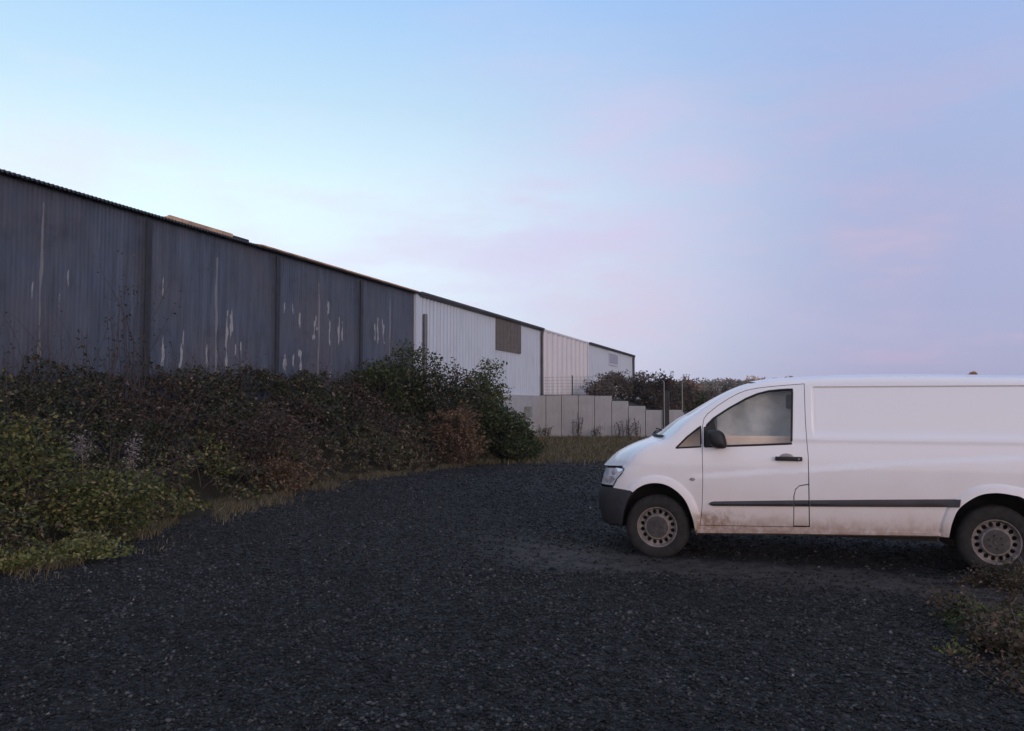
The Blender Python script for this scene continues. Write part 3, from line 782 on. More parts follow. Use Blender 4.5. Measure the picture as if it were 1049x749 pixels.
def shrink(poly, d):
    a = np.array(poly); n = len(a); out = []
    area = 0.5 * sum(a[i][0] * a[(i + 1) % n][1] - a[(i + 1) % n][0] * a[i][1] for i in range(n))
    sg = 1 if area > 0 else -1
    for i in range(n):
        e1 = a[i] - a[i - 1]; e2 = a[(i + 1) % n] - a[i]
        n1 = np.array((-e1[1], e1[0])) / max(np.linalg.norm(e1), 1e-9); n2 = np.array((-e2[1], e2[0])) / max(np.linalg.norm(e2), 1e-9)
        m = n1 + n2; m /= max(np.linalg.norm(m), 1e-9); k = d / max(0.45, m @ n1)
        out.append(tuple(a[i] + sg * m * k))
    return out
hl = [pick(*p) for p in ((622.5, 478.6), (632, 478.8), (639.5, 480.2), (637.5, 484.5), (632, 490.5), (628.5, 497.5))]
hv0, hv1 = pick(626, 497.5)[1], pick(624, 479)[1]
hl_left = [(ufront(v) + 0.001, v) for v in np.linspace(hv0, hv1, 6)]
bt = [pick(*p) for p in ((628.3, 499.6), (646.3, 502.4))]
bump_bot = [pick(*p) for p in ((637.8, 540), (634, 536.6))]
bv0, bv1 = pick(619, 535)[1], pick(620, 499.2)[1]
bump_left = [(ufront(v) + 0.001, v) for v in np.linspace(bv0, bv1, 7)]
arch_tail = [p for p in AFs if p[0] > -0.43]          # along the arch down to the bumper's rear edge
iF = min(range(len(AFs)), key=lambda j: math.hypot(AFs[j][0] - bt[1][0], AFs[j][1] - bt[1][1]))
bumper_poly = bump_left + bt + AFs[iF + 1:] + [bump_bot[1]]
sill_v = [pick(*p) for p in ((716, 546.3), (800, 547.2), (900, 548.9), (970.5, 549.9))]
# body side: hood edge .. roof .. rear .. sill .. arches
body_poly = list(EVF) + [(REAR, vr - 0.2), (REAR, 0.42), (REAR - 0.03, 0.33)] + [(AR[-1][0] + 0.03, AR[-1][1] - 0.02)] + ARs[::-1] + sill_v[::-1] + AFs[:iF + 1] + [bt[1], bt[0]] + [hl[5], hl[4], hl[3], hl[2]]
bm = panel_bm(body_poly, [shrink(door_out, -0.006), shrink(qwin, -0.004)], 0.022, inset, 0.03, extra=offset_rows())
# far side, plain
far_poly = list(EVF[::2]) + [(REAR, vr - 0.2), (REAR, 0.42)] + [(AR[-1][0] + 0.03, AR[-1][1] - 0.02)] + ARs[::-2] + sill_v[::-1] + AFs[:iF + 1:2] + [bt[1], bt[0]] + [hl[5], hl[4], hl[3], hl[2]]
panel_bm(far_poly, [], 0.06, lambda u, v: base_inset(u, v), 0.03, bm, True)
me = bpy.data.meshes.new('body'); bm.to_mesh(me); bm.free()
body = link('body', me, M['van'], van, True, 40)

# ---- skins that run across the van
def edge_pt(u, v): return u, tumble(v) + REDGE + (nose_in(u, v) if u < -0.1 else 0), v
hood_c_px = [(621.5, 474.5), (634, 462.3), (652, 452.6), (671, 445)]
def across(rows, nq=20, p=2.4):
    bm = bmesh.new(); G = []
    for (u, k, v), (du, dv) in rows:
        G.append([bm.verts.new((u + du * (1 - abs(2 * q / nq - 1) ** p), k + (WT - 2 * k) * q / nq, v + dv * (1 - abs(2 * q / nq - 1) ** p))) for q in range(nq + 1)])
    for a, b in zip(G, G[1:]):
        for q in range(nq): bm.faces.new((a[q], a[q + 1], b[q + 1], b[q]))
    return bm
seg = 5
def rows_between(i0, i1, off):
    R = []
    for j in range(i0 * seg, i1 * seg + 1):
        u, v = EVF[min(j, len(EVF) - 1)]
        f = (j - i0 * seg) / ((i1 - i0) * seg); o = off(f); R.append((edge_pt(u, v), o))
    return R
hood_off = []
for (px, py), (eu, ev) in zip(hood_c_px, EV[:4]):
    cu, cv = uv_at(px, py, WT / 2); hood_off.append((cu - eu, cv - ev))
print('hood offsets', hood_off)
def hoff(f):
    x = f * 3; return (float(np.interp(x, range(4), [h[0] for h in hood_off])), float(np.interp(x, range(4), [h[1] for h in hood_off])))
from_bm('bonnet', across(rows_between(0, 3, hoff)), M['van'], van, True)
h3 = hood_off[3]
WS = 9
wbm = across(rows_between(3, WS, lambda f: (h3[0] * (1 - f) ** 2 - 0.05 * f, h3[1] * (1 - f) ** 2 + 0.02 * f)), 26)
for f in wbm.faces:
    c = f.calc_center_median(); f.material_index = 0 if 0.30 < c.y < WT - 0.30 else 1
pbm = wbm.copy()
bmesh.ops.delete(pbm, geom=[f for f in pbm.faces if f.material_index == 0], context='FACES')
bmesh.ops.delete(wbm, geom=[f for f in wbm.faces if f.material_index == 1], context='FACES')
for f in list(pbm.faces) + list(wbm.faces): f.material_index = 0
me = bpy.data.meshes.new('pillars'); pbm.to_mesh(me); pbm.free(); body_extra = me
from_bm('windscreen', wbm, M['screen'], van, True)
fb = bmesh.new(); fb.from_mesh(body.data); fb.from_mesh(body_extra); fb.to_mesh(body.data); fb.free()
bpy.data.meshes.remove(body_extra)
body.data.polygons.foreach_set('use_smooth', [True] * len(body.data.polygons)); body.data.set_sharp_from_angle(angle=math.radians(40))
from_bm('roof', across(rows_between(WS, len(EV) - 1, lambda f: (-0.10 * max(0, 1 - f * 6), 0.02 + 0.015 * min(1, f * 4))), 20, 3.0), M['van'], van, True)
# rear doors
bm = bmesh.new()
add_box(bm, (REAR - 0.06, 0.16, 0.42), (REAR + 0.01, WT - 0.16, vr - 0.12), 0.03); from_bm('rear_door', bm, M['van'], van, True)
bm = bmesh.new(); add_box(bm, (REAR - 0.10, 0.08, 0.28), (REAR + 0.10, WT - 0.08, 0.52), 0.04); from_bm('rear_bumper', bm, M['bumper'], van, True)
# nose between the corners
def fascia(v0, v1, q0, q1, off=0.0, nv=6, nq=16, bow=0.07):
    bm = bmesh.new(); G = []
    for a in range(nv + 1):
        v = v0 + (v1 - v0) * a / nv; row = []
        for b in range(nq + 1):
            q = q0 + (q1 - q0) * b / nq; y0 = NB + tumble(v)
            row.append(bm.verts.new((ufront(v) + off - bow * (1 - abs(2 * q - 1) ** 2.2), y0 + (WT - 2 * y0) * q, v)))
        G.append(row)
    for a, b in zip(G, G[1:]):
        for q in range(nq): bm.faces.new((a[q], a[q + 1], b[q + 1], b[q]))
    return bm
bmp = panel('front_bumper', bumper_poly, [], 0.03, lambda u, v: inset(u, v) - 0.012, M['bumper'], van, 0.03)
bm = panel_bm(bumper_poly, [], 0.05, lambda u, v: base_inset(u, v), 0.03, None, True)
tmp = fascia(bv0, bv1, 0, 1)
me = bpy.data.meshes.new('front_bumper_centre'); tmp.to_mesh(me); tmp.free(); bm.from_mesh(me); bpy.data.meshes.remove(me)
from_bm('bumper_skin', bm, M['bumper'], bmp, True)
from_bm('grille', fascia(bv1, NV[-1], 0.17, 0.83, 0.01), M['black'], van, True)
lamp_poly = hl_left + [p for p in hl]
hd = panel('headlight', lamp_poly, [], 0.02, lambda u, v: inset(u, v) - 0.004, M['lamp'], van, 0.03)
from_bm('lens_front', fascia(hv0, hv1, 0, 0.17, 0, 4, 5), M['lamp'], hd, True)
bm = panel_bm(lamp_poly, [], 0.04, lambda u, v: base_inset(u, v), 0.03, None, True); hd2 = from_bm('headlight', bm, M['lamp'], van, True)
from_bm('lens_front', fascia(hv0, hv1, 0.83, 1.0, 0, 4, 5), M['lamp'], hd2, True)
# lamp details: dark rim and two reflector bowls
def ribbon(pts, w, off, n=5):
    bm = bmesh.new(); add_tube(bm, [(u, inset(u, v) + off, v) for u, v in pts], w, n); return bm
from_bm('lamp_seal', ribbon(resample(hl_left[-1:] + hl + [hl_left[0]], 0.02)[:-1], 0.006, -0.004), M['black'], hd)
for (px, py, r) in ((623.5, 490.5, 0.038), (629.5, 484, 0.030)):
    u, v = pick(px, py); bm = bmesh.new()
    bmesh.ops.create_uvsphere(bm, u_segments=14, v_segments=8, radius=r)
    for q in bm.verts: q.co = Vector((q.co.x + u, q.co.y * 0.35 + inset(u, v) - 0.004, q.co.z + v))
    from_bm('reflector', bm, M['grey_lens'], hd, True)
# ---- door
dpoly = door_out
dr = None
def clip_door():
    # door without its bottom rear flap
    i828 = [i for i, p in enumerate(door_out)]
    d = door_out[:16]; d = d[:15] + [pick(828.0, 495.6)] + [pick(818.9, 497.0), pick(814.6, 501), pick(812.8, 508), pick(812.7, 539.5)] + door_out[18:]
    return d
dr = panel('front_door', clip_door(), [win], 0.022, inset, M['van'], van, 0.025, offset_rows())
panel('filler_flap', shrink(flap, 0.002), [], 0.03, inset, M['van'], dr, 0.02)
# window seal, glass, fixed black triangle
from_bm('window_seal', ribbon(resample(win, 0.03) + [win[0]], 0.012, 0.004, 6), M['black'], dr, True)
gl = panel('window_glass', shrink(win, 0.001), [], 0.05, lambda u, v: inset(u, v) + 0.014, M['glass'], dr, 0)
tri = [pick(*p) for p in ((721.8, 457.6), (721.8, 438), (731, 428.6), (733.2, 440), (733.4, 457.2))]
panel('mirror_base', tri, [], 0.04, lambda u, v: inset(u, v) + 0.003, M['black'], dr, 0.01)
from_bm('quarter_window_seal', ribbon(resample(qwin, 0.03) + [qwin[0]], 0.010, 0.004, 6), M['black'], body, True)
panel('quarter_window', shrink(qwin, 0.001), [], 0.05, lambda u, v: inset(u, v) + 0.012, M['glass'], body, 0)
# mirror
mc = pick(737, 448.5); y0 = inset(*mc)
bm = bmesh.new(); bmesh.ops.create_uvsphere(bm, u_segments=20, v_segments=12, radius=1.0)
for q in bm.verts:
    sx, sy, sz = q.co
    f = lambda a, e: math.copysign(abs(a) ** e, a)
    q.co = Vector((mc[0] - 0.015 + 0.088 * f(sx, 0.7) + 0.060 * (-sz) * 0.6, y0 - 0.115 + 0.105 * f(sy, 0.7), mc[1] - 0.01 + 0.098 * f(sz, 0.65)))
mi = from_bm('mirror', bm, M['black'], dr, True)
bm = bmesh.new(); add_tube(bm, [(mc[0] - 0.08, y0 + 0.03, mc[1] - 0.07), (mc[0] - 0.06, y0 - 0.08, mc[1] - 0.06)], 0.022, 8); from_bm('mirror_arm', bm, M['black'], mi, True)
# door handle with its recess
ha, hb = pick(794, 469.6), pick(822, 469.4)
bm = bmesh.new(); y0 = inset((ha[0] + hb[0]) / 2, ha[1])
add_box(bm, (ha[0], y0 - 0.045, ha[1] - 0.022), (hb[0], y0 - 0.022, ha[1] + 0.022), 0.010); add_box(bm, (ha[0] + .01, y0 - 0.03, ha[1] - 0.015), (ha[0] + 0.05, y0 + 0.01, ha[1] + 0.015)); add_box(bm, (hb[0] - .06, y0 - 0.03, ha[1] - 0.018), (hb[0] - 0.01, y0 + 0.01, ha[1] + 0.018))
hn = from_bm('door_handle', bm, M['black'], dr, True)
bm = bmesh.new(); bmesh.ops.create_uvsphere(bm, u_segments=16, v_segments=8, radius=1)
um = ha[0] + (hb[0] - ha[0]) * 0.42
for q in bm.verts: q.co = Vector((um + q.co.x * 0.075, y0 + 0.006 + q.co.y * 0.012, ha[1] + 0.012 + q.co.z * 0.040))
from_bm('handle_recess', bm, M['grey_lens'], dr, True)
bm = bmesh.new(); bmesh.ops.create_cone(bm, cap_ends=True, segments=12, radius1=0.009, radius2=0.009, depth=0.006, matrix=Matrix.Translation((hb[0] - 0.035, y0 - 0.047, ha[1])) @ Matrix.Rotation(math.pi / 2, 4, 'X'))
from_bm('lock', bm, M['grey_lens'], dr)
# rub strips
def strip(pts_top, pts_bot, parent):
    top = [pick(*p) for p in pts_top]; bot = [pick(*p) for p in pts_bot]
    bm = bmesh.new(); G = []
    m = 40
    for j in range(m + 1):
        f = j / m * (len(top) - 1); a = min(int(f), len(top) - 2); r = f - a
        T = [top[a][c] * (1 - r) + top[a + 1][c] * r for c in (0, 1)]; B = [bot[a][c] * (1 - r) + bot[a + 1][c] * r for c in (0, 1)]
        row = []
        for g, dy in ((0, 0.002), (0.06, -0.018), (0.5, -0.026), (0.94, -0.018), (1, 0.002)):
            u = T[0] * (1 - g) + B[0] * g; v = T[1] * (1 - g) + B[1] * g
            row.append(bm.verts.new((u, inset(u, v) + dy, v)))
        G.append(row)
    for a, b in zip(G, G[1:]):
        for q in range(4): bm.faces.new((a[q], a[q + 1], b[q + 1], b[q]))
    bm.faces.new(G[0]); bm.faces.new(G[-1])
    return from_bm('rub_strip', bm, M['strip'], parent, True, 30)
strip(((727.3, 514.6), (731, 513.4), (812.4, 512.3)), ((727.3, 516.8), (731, 518.2), (812.4, 518.8)), dr)
strip(((829.8, 512.2), (900, 511.6), (983.2, 511.2)), ((829.8, 518.9), (900, 519.3), (981.4, 519.5)), body)
strip(((813.9, 512.3), (821, 512.2), (828.2, 512.2)), ((813.9, 518.8), (821, 518.8), (828.2, 518.9)), dr)
# indicator
iu = pick(709.3, 491); bm = bmesh.new(); bmesh.ops.create_uvsphere(bm, u_segments=14, v_segments=8, radius=1)
for q in bm.verts: q.co = Vector((iu[0] + q.co.x * 0.030, inset(*iu) + q.co.y * 0.012, iu[1] + q.co.z * 0.017))
from_bm('side_indicator', bm, M['grey_lens'], body, True)
# sill
bm = bmesh.new(); sv = [pick(*p) for p in ((714, 546.5), (800, 547.4), (900, 549), (972, 550.2))]
G = []
for u, v in resample(sv, 0.08)[:-20]:
    if u > sv[-1][0] + 0.01: break
    G.append([bm.verts.new(c) for c in ((u, 0.012, v + 0.055), (u, -0.012, v + 0.040), (u, -0.012, v + 0.012), (u, 0.02, v - 0.006), (u, 0.12, v - 0.006))])
for a, b in zip(G, G[1:]):
    if (b[0].co.x > a[0].co.x):
        for q in range(4): bm.faces.new((a[q], a[q + 1], b[q + 1], b[q]))
from_bm('sill', bm, M['van'], body, True, 30)
bu, bv = pick(958, 553); bm = bmesh.new(); add_box(bm, (bu - 0.05, 0.10, bv - 0.04), (bu + 0.05, 0.16, bv + 0.08), 0.008); from_bm('jacking_bracket', bm, M['hub'], van)
# wheel wells and underbody
def well(A):
    bm = bmesh.new(); a = [bm.verts.new((u, 0.025, v)) for u, v in A]; b = [bm.verts.new((u, 0.42, v)) for u, v in A]
    for i in range(len(A) - 1): bm.faces.new((a[i], a[i + 1], b[i + 1], b[i]))
    bm.faces.new(b)
    return bm
from_bm('wheel_well', well([(u + (0.01 if u > HF[0] else -0.01), v + 0.012) for u, v in AFs]), M['liner'], van, True)
from_bm('wheel_well', well([(u + (0.01 if u > HR[0] else -0.01), v + 0.012) for u, v in ARs]), M['liner'], van, True)
bm = bmesh.new(); add_box(bm, (0.50, 0.10, 0.30), (HR[0] - 0.50, WT - 0.10, 0.44)); add_box(bm, (-0.60, 0.45, 0.26), (0.52, WT - 0.45, 0.50)); add_box(bm, (HR[0] - 0.52, 0.45, 0.28), (4.0, WT - 0.45, 0.50))
add_box(bm, (HR[0] + 0.45, 0.12, 0.36), (4.0, WT - 0.12, 0.46))
from_bm('underbody', bm, M['liner'], van)
for ux in (HF[0], HR[0]):
    bm = bmesh.new(); add_tube(bm, [(ux, 0.25, HF[1]), (ux, WT - 0.25, HF[1])], 0.05, 10); from_bm('axle', bm, M['liner'], van)
# inner dark lining so that shut lines read dark
bm = panel_bm(shrink([pick(719, 545), (EV[3][0] + 0.12, EV[3][1] - 0.08)] + [(u, v - 0.06) for u, v in EV[5:13]] + [pick(845, 395), pick(845, 545)], 0.0), [shrink(win, -0.012), shrink(qwin, -0.01)], 0.06, lambda u, v: base_inset(u, v) + 0.045, 0)
from_bm('door_lining', bm, M['liner'], van)
# cowl and wipers at the foot of the windscreen
bm = bmesh.new()
u3, v3 = EV[3]; k3 = tumble(v3) + REDGE
pts = []
for q in range(1, 20):
    f = q / 20; g = 1 - abs(2 * f - 1) ** 2.4
    pts.append((u3 + h3[0] * g - 0.0, k3 + (WT - 2 * k3) * f, v3 + h3[1] * g + 0.012))
add_tube(bm, pts, 0.014, 6)
cw = from_bm('cowl', bm, M['black'], van, True)
for f0, f1 in ((0.42, 0.10), (0.80, 0.48)):
    bm = bmesh.new(); g0 = 1 - abs(2 * f0 - 1) ** 2.4; g1 = 1 - abs(2 * f1 - 1) ** 2.4
    A = Vector((u3 + h3[0] * g0, k3 + (WT - 2 * k3) * f0, v3 + h3[1] * g0 + 0.02)); B = Vector((u3 + h3[0] * g1 + 0.02, k3 + (WT - 2 * k3) * f1, v3 + h3[1] * g1 + 0.07))
    add_tube(bm, [A, (A + B) / 2 + Vector((-0.02, 0, 0.01)), B], 0.008, 6); from_bm('wiper', bm, M['black'], cw, True)
# cab: dashboard, seats, steering wheel
bm = bmesh.new(); add_box(bm, (u3 + 0.12, 0.20, 0.75), (u3 + 0.62, WT - 0.20, v3 - 0.06), 0.05); from_bm('dashboard', bm, M['liner'], van, True)
su = pick(805, 430)[0]
for y in (0.42, 1.20):
    bm = bmesh.new(); add_box(bm, (su - 0.52, y, 0.62), (su, y + 0.46, 0.80), 0.05)
    st = from_bm('seat', bm, M['seat'], van, True)
    bm = bmesh.new(); add_box(bm, (su - 0.10, y, 0.78), (su + 0.06, y + 0.46, 1.42), 0.05); from_bm('backrest', bm, M['seat'], st, True)
    bm = bmesh.new(); add_box(bm, (su - 0.05, y + 0.10, 1.45), (su + 0.07, y + 0.36, 1.68), 0.045); from_bm('headrest', bm, M['seat'], st, True)
sc_, rr = Vector((su - 0.72, 0.58, 1.18)), 0.19
bm = bmesh.new(); ax = Vector((0.80, 0, 0.60)); e1 = Vector((0, 1, 0)); e2 = ax.cross(e1).normalized()
add_tube(bm, [sc_ + (e1 * math.cos(a) + e2 * math.sin(a)) * rr for a in np.linspace(0, 2 * math.pi, 25)], 0.014, 6, False)
add_tube(bm, [sc_ - e1 * rr, sc_ - ax * 0.03, sc_ + e1 * rr], 0.018, 6); add_tube(bm, [sc_ - ax * 0.03, sc_ - ax * 0.4], 0.03, 8)
from_bm('steering_wheel', bm, M['black'], van, True)
bb = pick(808.3, 412); bm = bmesh.new(); add_box(bm, (bb[0] - 0.03, 0.17, bb[1] - 0.07), (bb[0] + 0.04, 0.20, bb[1] + 0.08), 0.015); from_bm('belt_guide', bm, M['seat'], van, True)
box_part('bulkhead', (su + 0.30, 0.26, 0.5), (su + 0.33, WT - 0.26, vr - 0.16), M['liner'], van)
# ---- wheels
def make_wheel(u, v, ysign=1, y0=0.03):
    R = 0.343
    w = empty('wheel', (0, 0, 0)); w.parent = van; w.location = (u, y0 if ysign > 0 else WT - y0, v)
    if ysign < 0: w.rotation_euler = (0, 0, math.pi)
    prof = [(0.205, 0.030), (0.215, 0.012), (0.235, 0.004), (0.27, 0.000), (0.305, 0.006), (0.328, 0.020), (0.340, 0.036), (R, 0.055), (R, 0.105), (R, 0.155), (0.338, 0.180), (0.31, 0.205), (0.25, 0.21), (0.205, 0.19)]
    bm = bmesh.new(); nseg = 72; rings = []
    for s in range(nseg):
        a = 2 * math.pi * s / nseg; ring = []
        for j, (r, y) in enumerate(prof):
            if 5 <= j <= 9 and s % 2 == (0 if j % 2 else 1): r -= 0.009
            ring.append(bm.verts.new((r * math.cos(a), y, r * math.sin(a))))
        rings.append(ring)
    for s in range(nseg):
        a, b = rings[s], rings[(s + 1) % nseg]
        for j in range(len(prof) - 1): bm.faces.new((a[j], a[j + 1], b[j + 1], b[j]))
    from_bm('tyre', bm, M['tyre'], w, True, 50)
    # rim: dished steel disc with sixteen oval slots
    def disc(rad):
        return 0.012 + 0.045 * sstep(0.204, 0.188, rad) - 0.040 * (1 - sstep(0.128, 0.146, rad))
    circ = lambda r, n: [(r * math.cos(2 * math.pi * k / n), r * math.sin(2 * math.pi * k / n)) for k in range(n)]
    holes = []
    for k in range(16):
        a = 2 * math.pi * (k + 0.5) / 16; c = (0.163 * math.cos(a), 0.163 * math.sin(a)); e = []
        for j in range(12):
            b = 2 * math.pi * j / 12; rr_, tt = 0.0225 * math.cos(b), 0.0215 * math.sin(b)
            e.append((c[0] + rr_ * math.cos(a) - tt * math.sin(a), c[1] + rr_ * math.sin(a) + tt * math.cos(a)))
        holes.append(e)
    bm = panel_bm(circ(0.214, 64), holes, 0.011, lambda x, z: disc(math.hypot(x, z)), 0.012)
    from_bm('rim', bm, M['rim'], w, True, 50)
    bm = bmesh.new(); bmesh.ops.create_cone(bm, cap_ends=True, segments=40, radius1=0.206, radius2=0.206, depth=0.01, matrix=Matrix.Translation((0, 0.12, 0)) @ Matrix.Rotation(math.pi / 2, 4, 'X'))
    from_bm('brake_disc', bm, M['liner'], w)  # dark disc put behind the slots so they read as shaded openings
    bm = bmesh.new(); prof2 = [(0.0, 0.004), (0.03, 0.003), (0.034, 0.010), (0.090, 0.011), (0.116, 0.015), (0.120, 0.030)]
    n = 40; rings = [[bm.verts.new((r * math.cos(2 * math.pi * s / n), y, r * math.sin(2 * math.pi * s / n))) for s in range(n)] for r, y in prof2[1:]]
    c = bm.verts.new((0, prof2[0][1], 0))
    for s in range(n): bm.faces.new((c, rings[0][(s + 1) % n], rings[0][s]))
    for a, b in zip(rings, rings[1:]):
        for s in range(n): bm.faces.new((a[s], a[(s + 1) % n], b[(s + 1) % n], b[s]))
    for k in range(6):
        an = 2 * math.pi * k / 6
        bmesh.ops.create_cone(bm, cap_ends=True, segments=6, radius1=0.012, radius2=0.010, depth=0.02, matrix=Matrix.Translation((0.062 * math.cos(an), 0.006, 0.062 * math.sin(an))) @ Matrix.Rotation(math.pi / 2, 4, 'X'))
    from_bm('hub_cap', bm, M['hub'], w, True, 40)
    return w
w0 = make_wheel(HF[0], HF[1] - 0.004)
def copy_wheel(u, v, flip):
    c = w0.copy(); COL.objects.link(c); c.parent = van; c.location = (u, WT - 0.03 if flip else 0.03, v); c.rotation_euler = (0, 0.35, math.pi if flip else 0)
    for ch in w0.children:
        d = ch.copy(); COL.objects.link(d); d.parent = c
copy_wheel(HR[0], HR[1] - 0.006, False); copy_wheel(HF[0], HF[1] + 0.005, True); copy_wheel(HR[0], HR[1] + 0.005, True)
# curtain hanging inside the cab window
cu0, cv0 = pick(733, 452); cu1, cv1 = pick(812, 400)
bm = bmesh.new(); G = []
for a in range(41):
    u = cu0 + (cu1 + 0.12 - cu0) * a / 40; row = []
    vt = min(cv1 + 0.02, float(np.interp(u, [e[0] for e in EVF], [e[1] for e in EVF])) - 0.11)
    for b in range(25):
        v = cv0 - 0.10 + (vt - cv0 + 0.10) * b / 24
        row.append(bm.verts.new((u, 0.30 + 0.03 * fbm(u * 4, v * 2.5, 2) + 0.02 * math.sin(u * 17 + 2 * fbm(u, v * 2, 9)), v)))
    G.append(row)
for a, b in zip(G, G[1:]):
    for q in range(24): bm.faces.new((a[q], a[q + 1], b[q + 1], b[q]))
r = bmesh.ops.solidify(bm, geom=bm.faces[:], thickness=0.012)
cur = from_bm('curtain', bm, M['blind'], None, True)
cur.location = VORG; cur.rotation_euler = (0, 0, RZ_V)
tag(cur, 'crumpled pale grey curtain hanging inside the cab of the white van', 'curtain')
bm = bmesh.new(); add_box(bm, (cu0 - 0.1, 0.22, cv0 - 0.12), (cu1 + 0.12, 0.255, cv0 + 0.055), 0.02)
from_bm('hem', bm, M['beige'], cur)
qa, qb = pick(690, 461), pick(719, 434)
bm = bmesh.new(); add_prism(bm, [(qa[0] - 0.02, qa[1] - 0.02), (qb[0] + 0.04, qa[1] - 0.02), (qb[0] + 0.04, qb[1] + 0.0), (qb[0] - 0.02, qb[1] - 0.03)], 0.17, 0.185)
from_bm('pillar_trim', bm, M['beige'], van)

# earth (thinned as painted van shade) / turf attributes on the ground sheet
pl = np.array([(p.x, p.y) for p in (on_ground(490, 556), on_ground(590, 573), on_ground(700, 580), on_ground(860, 591), on_ground(1010, 604))])
E = np.zeros(len(V)); TF = np.zeros(len(V))
P2 = V[:, :2]; d = np.full(len(V), 1e9)
for a, b in zip(pl[:-1], pl[1:]):
    ab = b - a; t = np.clip(((P2 - a) @ ab) / (ab @ ab), 0, 1); d = np.minimum(d, np.linalg.norm(P2 - (a + t[:, None] * ab), axis=1))
und = (P2 - np.array(VORG[:2])) @ np.array(VW[:2]); uu = (P2 - np.array(VORG[:2])) @ np.array(VU[:2])
E = np.where((und > 0.05) & (uu > -0.3), 0.12, 1.0) * np.clip(1.5 - d / 0.62, 0, 1) * np.clip((P2[:, 0] + 0.9) / 1.4, 0.0, 1)  # less earth under the van: its shade painted into the ground colour
tt = (P2 - np.array(ORG[:2])) @ np.array(TDIR[:2]); nn_ = (P2 - np.array(ORG[:2])) @ np.array(NDIR[:2])
ed = np.interp(tt, ET, EN)
hs = np.where(tt < HEDGE_END, np.clip(0.5 + (ed - nn_) / 0.9, 0, 1), 0)
turf_y = on_ground(600, 474).y
TF = np.maximum(hs, np.clip(0.5 + (P2[:, 1] - turf_y - 0.25 * (P2[:, 0])) / 2.0, 0, 1))
TF = np.maximum(TF, np.clip((np.hypot(P2[:, 0], P2[:, 1]) - 45) / 5, 0, 1))
pr = on_ground(1035, 640); TF = np.maximum(TF, np.clip(1.2 - np.hypot((P2[:, 0] - pr.x - 0.4) / 1.0, (P2[:, 1] - pr.y) / 1.0), 0, 0.9))
for nm, arr in (('earth', E), ('turf', TF)):
    a = gr.data.attributes.new(nm, 'FLOAT', 'POINT'); a.data.foreach_set('value', arr.astype(np.float32))

# ------------------------------------------------------------------ loose gravel
def stones(n, dmin, dmax, smin, smax, spread=0.75):
    OCT = np.array([(1, 0, 0), (0, 1, 0), (-1, 0, 0), (0, -1, 0), (0, 0, 1), (0, 0, -1)], float)
    TRI = np.array([(0, 1, 4), (1, 2, 4), (2, 3, 4), (3, 0, 4), (1, 0, 5), (2, 1, 5), (3, 2, 5), (0, 3, 5)])
    Yd = np.sqrt(RNG.uniform(dmin ** 2, dmax ** 2, n * 2)); Xd = RNG.uniform(-spread, spread, n * 2) * Yd
    t, nn, s = hedge_s(Xd, Yd); ok = (s < 0.02) & (Yd < turf_y + 1)
    dd_ = np.full(len(Xd), 1e9); XY = np.stack([Xd, Yd], 1)
    for a, b in zip(pl[:-1], pl[1:]):
        ab = b - a; tb_ = np.clip(((XY - a) @ ab) / (ab @ ab), 0, 1); dd_ = np.minimum(dd_, np.linalg.norm(XY - (a + tb_[:, None] * ab), axis=1))
    ok &= RNG.uniform(0, 1, len(Xd)) > 0.88 * np.clip(1.5 - dd_ / 0.55, 0, 1) * np.clip((Xd + 0.9) / 1.4, 0, 1)
    ok &= ~(((Xd - pr.x - .5) ** 2 + (Yd - pr.y) ** 2) < 0.5)
    Xd, Yd = Xd[ok][:n], Yd[ok][:n]; n = len(Xd)
    r = np.exp(math.log(smin) + (math.log(smax) - math.log(smin)) * RNG.uniform(0, 1, n) ** 1.6)
    rot = RNG.uniform(0, 2 * math.pi, n)
    sc = RNG.uniform(0.6, 1.25, (n, 6, 1)) * np.stack([RNG.uniform(0.7, 1.3, n), RNG.uniform(0.7, 1.2, n), RNG.uniform(0.4, 0.8, n)], -1)[:, None, :]
    P = OCT[None] * sc + RNG.normal(0, 0.16, (n, 6, 3))
    c, s_ = np.cos(rot)[:, None], np.sin(rot)[:, None]
    Px = P[:, :, 0] * c - P[:, :, 1] * s_; Py = P[:, :, 0] * s_ + P[:, :, 1] * c
    Zg = np.array([terrain(float(a), float(b)) for a, b in zip(Xd, Yd)])
    W = np.stack([Px * r[:, None] + Xd[:, None], Py * r[:, None] + Yd[:, None], P[:, :, 2] * r[:, None] + Zg[:, None] + r[:, None] * 0.15], -1)
    T = TRI[None] + (np.arange(n) * 6)[:, None, None]
    return W.reshape(-1, 3), T.reshape(-1, 3)
A1 = stones(78000, 3.6, 8.0, 0.006, 0.022); A2 = stones(62000, 7.5, 15.0, 0.009, 0.028); A3 = stones(16000, 15, 24, 0.016, 0.042, 0.5)
off = 0; VV = []; TT = []
for a, b in (A1, A2, A3): VV.append(a); TT.append(b + off); off += len(a)
gv = from_np('loose_gravel', np.concatenate(VV), np.concatenate(TT), M['stone'])
tag(gv, 'dark slag gravel with a few pale stones spread over the yard', 'gravel', kind='stuff')

